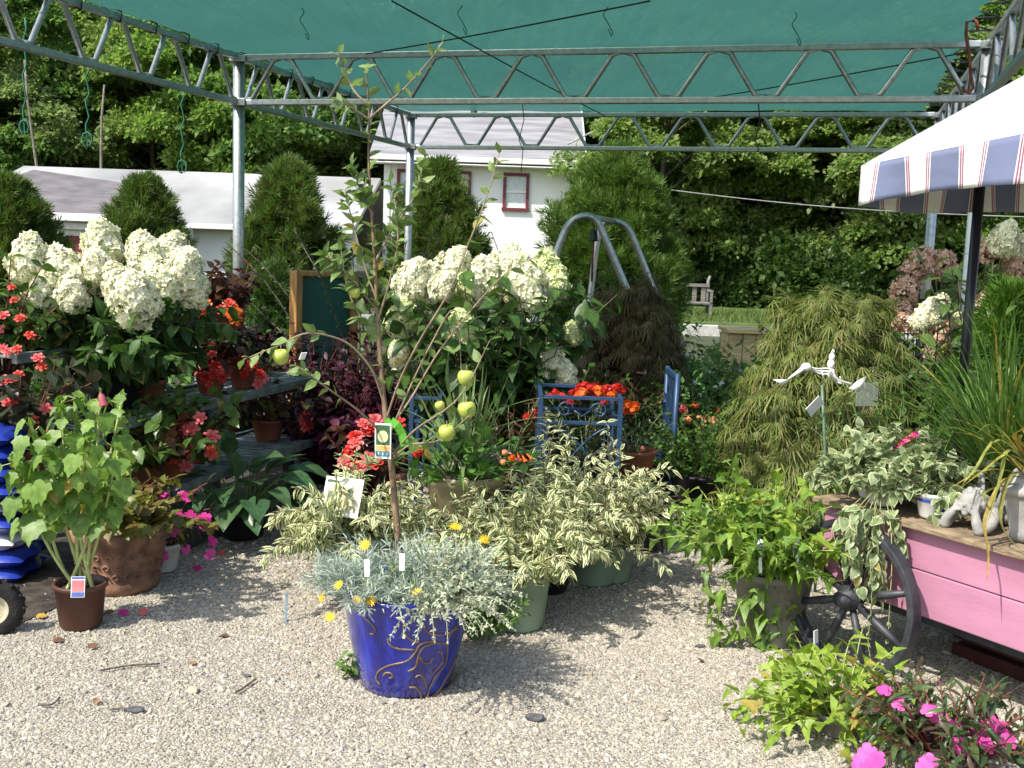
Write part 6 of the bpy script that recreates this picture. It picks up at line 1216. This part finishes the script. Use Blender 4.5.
concm = solid('cast_stone', (.36, .345, .32), .85, noise=.2, scale=14, bump=.3, bscale=50, col2=(.24, .235, .225))
loc = KP(.80, .16, dz); t = thing('stone_urn', 'cast stone square urn with yellow-green spiky leaves at the right edge of the cart', 'urn', loc)
def sq(prof, rot):
    mb = MB(); pr = [(r_ * 1.05, z) for r_, z in prof]; mb.lathe(pr, 28, wob=lambda a: 1 / np.maximum(np.abs(np.cos(a)), np.abs(np.sin(a))) ** .75); mb.V[-1] = mb.V[-1] @ rz(rot).T; return mb
up_ = part('bowl', sq([(1e-3, .002), (.075, .002), (.08, .015), (.085, .03), (.082, .04), (.105, .15), (.108, .165), (.118, .17), (.12, .19), (.112, .195), (.1, .2), (.085, .24), (.078, .245), (.07, .235), (.06, .2), (1e-3, .19)], -.52), concm, t, world=False)
YSP = leaf_mat('yellow_spike', [(.30, .27, .05), (.22, .26, .06), (.38, .26, .06), (.14, .22, .06)], .3, .4, vein=.1)
Yc = loc[1]; ps = []
for e in ([(1000, 470), (975, 475), (950, 488)], [(1010, 455), (985, 470), (955, 492)], [(1000, 440), (975, 470), (962, 485)], [(1005, 480), (985, 520), (988, 555), (987, 585)], [(1012, 475), (1000, 520), (1015, 545), (1024, 552)], [(990, 490), (985, 500), (1000, 525)], [(1015, 440), (1022, 430), (1030, 425)], [(1010, 450), (1000, 480), (986, 530)]): ps.append(smooth([np.array([.0, 0, .22])] + [P(a, b_, Yc - .10 - .03 * k) - loc for k, (a, b_) in enumerate(e)], 4))
ps += list(stems(22, .03, .42, 1.0, .2, 12, np.random.default_rng(86)) + np.array([0, 0, .2])); blades(t, ps, .008, YSP, 'spike_leaf')
# cherub: one remeshed body lying on its elbows, chin in its hands
loc = KP(.60, .075, dz); t = thing('cherub_statue', 'small grey stone cherub lying on its elbows with chin in hands on the cart edge', 'statue', loc)
mb = MB()
def el(c, r_, sc_=(1, 1, 1)): mb.sphere(c, r_, 18, sc=sc_)
def limb(pts, rs): 
    mb.tube(smooth(pts, 5), np.interp(np.linspace(0, 1, (len(pts) - 1) * 5 + 1), np.linspace(0, 1, len(rs)), rs), 12)
    for p_, r_ in ((pts[0], rs[0]), (pts[-1], rs[-1])): el(p_, r_ * 1.0)
el((0, .0, .088), .041, (1, .95, 1.08)); el((0, -.026, .074), .024, (1.15, .8, .9))
el((.022, -.028, .078), .013); el((-.022, -.028, .078), .013); el((0, -.043, .085), .0075); el((0, -.038, .068), .0085, (1.3, .8, .6)); el((0, -.036, .058), .011)
el((.042, .0, .086), .01, (.6, 1, 1.4)); el((-.042, .0, .086), .01, (.6, 1, 1.4))
rr = np.random.default_rng(5)
for k in range(80):
    v = nrm(rr.normal(0, 1, 3)); v[2] = abs(v[2]) * .9 + .05; v[1] = v[1] if v[2] > .75 else abs(v[1]); el(np.array([0, .006, .092]) + v * np.array([.041, .039, .042]), rr.uniform(.006, .010))
for s in (1, -1):
    limb([(s * .05, .05, .055), (s * .068, .0, .03), (s * .06, -.045, .014)], [.022, .02, .018]); limb([(s * .06, -.048, .014), (s * .05, -.05, .04), (s * .036, -.036, .064)], [.018, .016, .012])
    for f in range(4): limb([(s * .037, -.037, .064), (s * (.040 - f * .0015), -.034 + f * .007, .078), (s * .0385, -.028 + f * .008, .092 - f * .002)], [.006, .0055, .004])
    limb([(s * .034, -.042, .06), (s * .026, -.044, .066), (s * .018, -.042, .066)], [.006, .0055, .004])
    limb([(s * .03, .16, .035), (s * .045, .22, .03), (s * .04, .28, .03)], [.032, .026, .018]); limb([(s * .04, .28, .03), (s * .036, .29, .07), (s * .03, .29, .09)], [.018, .015, .011])
    mb.prism([(0, 0), (.02, .05), (.06, .075), (.085, .05), (.07, .01), (.04, -.01)], (s * .02, .09, .07), (s * .6, .6, .3), (0, .2, 1), (s * .7, -.7, .1), .012)
limb([(0, .035, .07), (0, .08, .058), (0, .14, .045), (0, .17, .042)], [.026, .045, .04, .042])
mb.V = [v @ rz(-.95).T * 1.12 for v in mb.V]
body = part('body', mb, concm, t, world=False); rm = body.modifiers.new('remesh', 'REMESH'); rm.mode = 'VOXEL'; rm.voxel_size = .0026; rm.use_smooth_shade = True; sm_ = body.modifiers.new('smooth', 'SMOOTH'); sm_.factor = .5; sm_.iterations = 3
# pink flower spike among the trailing leaves
loc = KP(.25, .3, dz); t = thing('flower_spike_plant', 'small plant with a coral pink flower spike leaning over the trailing leaves', 'plant', loc); add_pot(t, .05, .04, .09, blackpl)
pth = smooth([np.array([0, 0, .08]), P(885, 455, loc[1]) - loc, P(900, 444, loc[1] - .02) - loc, P(916, 434, loc[1] - .03) - loc], 6); mb = MB(); mb.tube(pth, .0025, 5); part('stem', mb, rstem, t, world=False)
blooms(t, 'flower', [FI['pink'], FI['magenta']], [(pth[int(k)], (random.uniform(-.4, .4), -.7, .6), .012) for k in np.linspace(9, len(pth) - 1, 12)]); mound(t, .08, 8, .1, .9, OVATE, .05, GER, 3, 2, seed=87)
bedplant(905, 440, 5.1, .9, 44, 'bright green bushy plant behind the cart and the ornamental grass', BOX, OVATE, .055, None, None, 0, 88, cat='shrub', name='shrub')
# white bird ornament on a stake
Yo = 5.0; q = P(825, 450, Yo); t = thing('bird_ornament', 'white wire bird ornament with a long beak on a green stake beside the cart', 'garden ornament', (q[0], Yo, 0)); whm = solid('white_enamel', (.82, .82, .78), .4, noise=.06)
mb = MB(); mb.tube([(q[0], Yo, 0), P(825, 450, Yo), P(822, 385, Yo)], .007, 8); part('stake', mb, solid('green_stake', (.11, .19, .12), .5), t)
mb = MB(); mb.sphere(P(806, 367, Yo - .03), .021, 14, sc=(1.2, 1, .95)); mb.tube([P(805, 367, Yo - .03), P(797, 373, Yo - .05), P(788, 379, Yo - .06)], [.014, .009, .003], 8); part('head', mb, whm, t)
mb = MB()
for o_ in (-.018, 0, .018): mb.tube(smooth([P(808, 367, Yo - .03), P(818, 371 + o_ * 120, Yo + o_), P(830, 372 + o_ * 160, Yo + o_), P(838, 381 + o_ * 90, Yo + o_), P(852, 384, Yo)], 4), .0042, 6)
for k in range(4): mb.tube([P(822 + k * 6, 371 + k * 2, Yo - .02), P(824 + k * 6, 383, Yo + .02)], .0035, 6)
part('wire_body', mb, whm, t); mb = MB()
for px, py, s in ((832, 372, .016), (831, 364, .02), (832, 357, .017), (833, 352, .01)): mb.sphere(P(px, py, Yo), s, 12, sc=(.9, .7, 1.2))
part('wing', mb, whm, t); mb = MB(); mb.prism([(-.02, -.01), (.03, -.03), (.05, .0), (.06, .045), (.03, .03)], P(853, 386, Yo), (1, .2, 0), (0, 0, 1), (.2, -1, 0), .008); part('tail', mb, whm, t)
mb = MB(); mb.prism([(-.05, -.004), (.0, -.03), (.02, .0)], P(784, 379, Yo - .06), (1, 0, 0), (0, 0, 1), (0, -1, 0), .006); part('beak_tip', mb, whm, t)
card(P(815, 406, Yo - .04), .058, .088, -.1, .5, [], 'price_tag', 'blank white price tag tied to the stake of the bird ornament'); COL.objects[-1].rotation_euler
bl_ = [o_ for o_ in COL.objects if o_.name.startswith('price_tag')][-1]; bl_.rotation_euler = (0, R_(45), 0)
gtag = thing('grey_card', 'grey translucent plastic card hanging behind the bird ornament', 'card', P(866, 393, Yo + .1)); gcm, n, b, o = new_mat('smoky_plastic'); b.inputs['Base Color'].default_value = (.35, .4, .37, 1); b.inputs['Roughness'].default_value = .2; b.inputs['Alpha'].default_value = .3
mb = MB(); mb.bar(P(856, 394, Yo + .1), P(878, 394, Yo + .1), .002, .115); part('card', mb, gcm, gtag, False)
# sweet potato vines
SWP = leaf_mat('chartreuse_leaf', [(.17, .27, .03), (.24, .36, .045), (.32, .42, .07)], .36, .42, vein=.25)
SWG = leaf_mat('sweet_green', [(.10, .20, .03), (.15, .26, .04), (.2, .3, .06)], .34, .42, vein=.25)
loc = gnd(768, 660, .2); t = thing('sweet_potato_vine', 'large lime green sweet potato vine in a grey pot left of the cart wheel', 'vine', loc); add_pot(t, .16, .12, .31, greypl, .03); Yv = loc[1]
mound(t, .29, 56, .5, 1.0, SWEET, .085, SWG, 11, 1, 1.1, .1, .28, .12, seed=91, stem_mat=ystem, sr=.003, t0=.15, az=(1.6, 5.0)); mound(t, .29, 44, .42, .8, SWEET, .09, SWP, 8, 1, 1.0, .05, .12, .12, seed=92, stem_mat=ystem, sr=.003, t0=.4, az=(1.0, 5.2))
r = np.random.default_rng(93); mb = MB(); st = MB()
for e in ([(760, 560), (720, 590), (712, 640), (740, 690)], [(770, 580), (735, 610), (740, 660), (745, 690)], [(770, 550), (730, 545), (708, 560), (705, 600)], [(780, 590), (760, 620), (765, 650)], [(760, 545), (725, 530), (712, 535)], [(785, 590), (775, 630), (772, 670)], [(790, 600), (790, 640), (785, 680)], [(775, 585), (750, 600), (745, 640)], [(770, 570), (728, 570), (718, 620), (725, 660)], [(780, 600), (762, 640), (755, 690)]):
    p = smooth([np.array([0, 0, .33])] + [P(a, b_, Yv - .12) - loc for a, b_ in e], 4); k = np.linspace(0, len(p) - 1, 12); pth = np.stack([np.interp(k, range(len(p)), p[:, j]) for j in range(3)], 1)[None]; mb.inst(SWEET, *leaves_on(pth, 16, 1, .095, 1.1, .4, .15, 1., r, .4)); stem_tubes(st, pth, .003, .002)
part('trailing_foliage', mb, SWG, t, world=False); part('trailing_stem', st, ystem, t, world=False)
for px, py, lab in ((760, 548, 'white round topped plant tag in the lime green vine, left one of two'), (797, 547, 'white round topped plant tag in the lime green vine, right one nearer the wheel')): card(P(px, py, Yv - .26), .036, .07, -.25, .1 if px < 780 else .3, [(0, -.28, .96, .44, solid('tag_green', (.10, .2, .09), .5, noise=.3, scale=40)), (0, .22, .3, .05, tagd)], 'plant_tag', lab, round_=True, stake=.06)
card(P(816, 642, 3.95), .03, .09, -.1, .8, [(0, -.2, .8, .3, tagb)], 'plant_tag', 'white tag with blue print leaning at the grey pot beside the wheel')
loc = gnd(838, 738, .0); t = thing('sweet_potato_vine', 'chartreuse sweet potato vine sprawling on the gravel in front of the cart wheel', 'vine', loc); add_pot(t, .075, .06, .08, greypl); mound(t, .06, 60, .32, 1.4, SWEET, .085, SWP, 8, 1, 1.0, .05, .26, .1, seed=94, stem_mat=ystem, sr=.003, t0=.2)
loc = gnd(945, 790, .0); t = thing('potted_impatiens', 'hot pink impatiens with dark leaves in the lower right corner', 'impatiens', loc); add_pot(t, .13, .1, .14, greypl)
IMP = leaf_mat('impatiens_leaf', [(.03, .06, .025), (.05, .09, .03), (.07, .11, .035), (.07, .04, .03)], .2, .33, vein=.25)
mound(t, .12, 60, .27, 1.25, LANCE, .085, IMP, 6, 2, .95, .15, .12, .12, seed=95, stem_mat=rstem)
pixflowers(t, [FI['hot']], [(900, 704, 3.1), (929, 710, 3.1), (957, 728, 3.08), (964, 748, 3.0), (985, 730, 3.08), (975, 737, 3.05), (868, 755, 2.95), (877, 760, 2.9), (860, 762, 2.9), (930, 762, 2.9), (1001, 731, 3.05), (1008, 742, 3.0), (938, 716, 3.12), (958, 745, 2.98), (994, 722, 3.1), (925, 768, 2.86), (884, 690, 3.2), (1006, 730, 3.1), (870, 768, 2.85), (988, 745, 3.0)], .031)
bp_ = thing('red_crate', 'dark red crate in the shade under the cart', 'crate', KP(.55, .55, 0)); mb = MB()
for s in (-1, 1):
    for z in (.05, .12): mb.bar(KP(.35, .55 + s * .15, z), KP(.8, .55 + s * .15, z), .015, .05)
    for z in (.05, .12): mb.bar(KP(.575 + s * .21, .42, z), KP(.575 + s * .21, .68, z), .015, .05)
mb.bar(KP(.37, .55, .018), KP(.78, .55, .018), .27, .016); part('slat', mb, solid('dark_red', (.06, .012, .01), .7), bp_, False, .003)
# ------------------------------------------------------------------ litter
leafb = [solid('dry_leaf_' + k, c, .8, noise=.3, scale=40) for k, c in (('brown', (.16, .075, .04)), ('yellow', (.55, .33, .05)), ('tan', (.33, .17, .08)), ('grey', (.13, .12, .12)))]
def fallen(px, py, s, mt, lab, tpl=OVATE, sp=None):
    q = gnd(px, py); t = thing('fallen_leaf', lab, 'fallen leaf', q, None); mb = MB(); a = px * .37; mb.inst(tpl, [[0, 0, .012]], [[math.cos(a), math.sin(a), .15]], [[.15, -.25, 1]], [s]); part('blade', mb, mt, t, world=False)
for px, py, s, k, lab in ((36, 624, .055, 1, 'yellow fallen leaf between the tyre and the brown pot'), (52, 648, .05, 0, 'curled brown leaf at the foot of the brown pot'), (22, 614, .05, 0, 'brown leaf on the gravel behind the tyre'), (104, 621, .05, 0, 'dark brown leaf right of the brown pot'), (190, 672, .04, 2, 'tan fallen leaf on the open gravel, left of the cobalt pot'), (98, 706, .045, 2, 'pinkish tan leaf low on the left gravel'), (228, 643, .05, 0, 'brown leaf farther back on the gravel, left of the cobalt pot'), (88, 656, .055, 0, 'long brown leaf in front of the brown pot'), (700, 667, .045, 0, 'brown leaf on the gravel path right of centre')): fallen(px, py, s, leafb[k], lab)
for px, py, fm, lab in ((124, 620, FI['magenta'], 'fallen purple petal right of the brown pot'), (143, 619, FI['pink'], 'fallen pink begonia flower on the gravel'), (197, 574, FI['magenta'], 'fallen magenta flower beside the white pot'), (221, 558, FI['pink'], 'fallen coral flower near the hosta')):
    q = gnd(px, py); t = thing('fallen_flower', lab, 'fallen flower', q); blooms(t, 'flower', [fm], [(np.array([0, 0, .015]), (.1, -.3, 1), .022)])
for pts, lab in ([((100, 678), (130, 673), (160, 671)), 'thin dry twig on the gravel at the lower left'], [((40, 712), (52, 712), (60, 705)), 'short bent twig at the lower left edge'], [((235, 700), (245, 694), (256, 686)), 'twig on the gravel at the left of the cobalt pot'], [((110, 717), (125, 716), (140, 717)), 'flat grey twig low on the left gravel']):
    p = [gnd(*q) + [0, 0, .012] for q in pts]; t = thing('twig', lab, 'twig', p[0]); mb = MB(); mb.tube(smooth(p, 4), .0035, 6); part('stick', mb, leafb[3] if 'grey' in lab else bark, t)
stm = solid('dark_stone', (.10, .10, .105), .8, noise=.3, scale=40, bump=.4)
for px, py, s, lab in ((534, 724, .034, 'dark grey stone on the gravel right of the cobalt pot'), (135, 716, .03, 'dark flat stone at the lower left of the gravel'), (700, 650, .02, 'small dark stone on the path before the weeping maple'), (247, 681, .016, 'small blue-grey stone left of the cobalt pot')):
    q = gnd(px, py); t = thing('stone', lab, 'stone', q); mb = MB(); r = np.random.default_rng(px); mb.add(ICO * r.uniform(.7, 1.2, (12, 1)) * s * np.array([1.4, .8, .55]) + [0, 0, s * .35], [ICF]); part('rock', mb, stm, t, False, world=False)
    t.children[0].modifiers.new('sub', 'SUBSURF').levels = 1
q = gnd(286, 625); t = thing('blue_stake', 'thin pale blue stake in the gravel under the left variegated shrub', 'stake', q); mb = MB(); mb.box(q + [0, 0, .06], (.008, .008, .13)); part('shaft', mb, solid('pale_blue', (.25, .38, .5), .5), t, False)
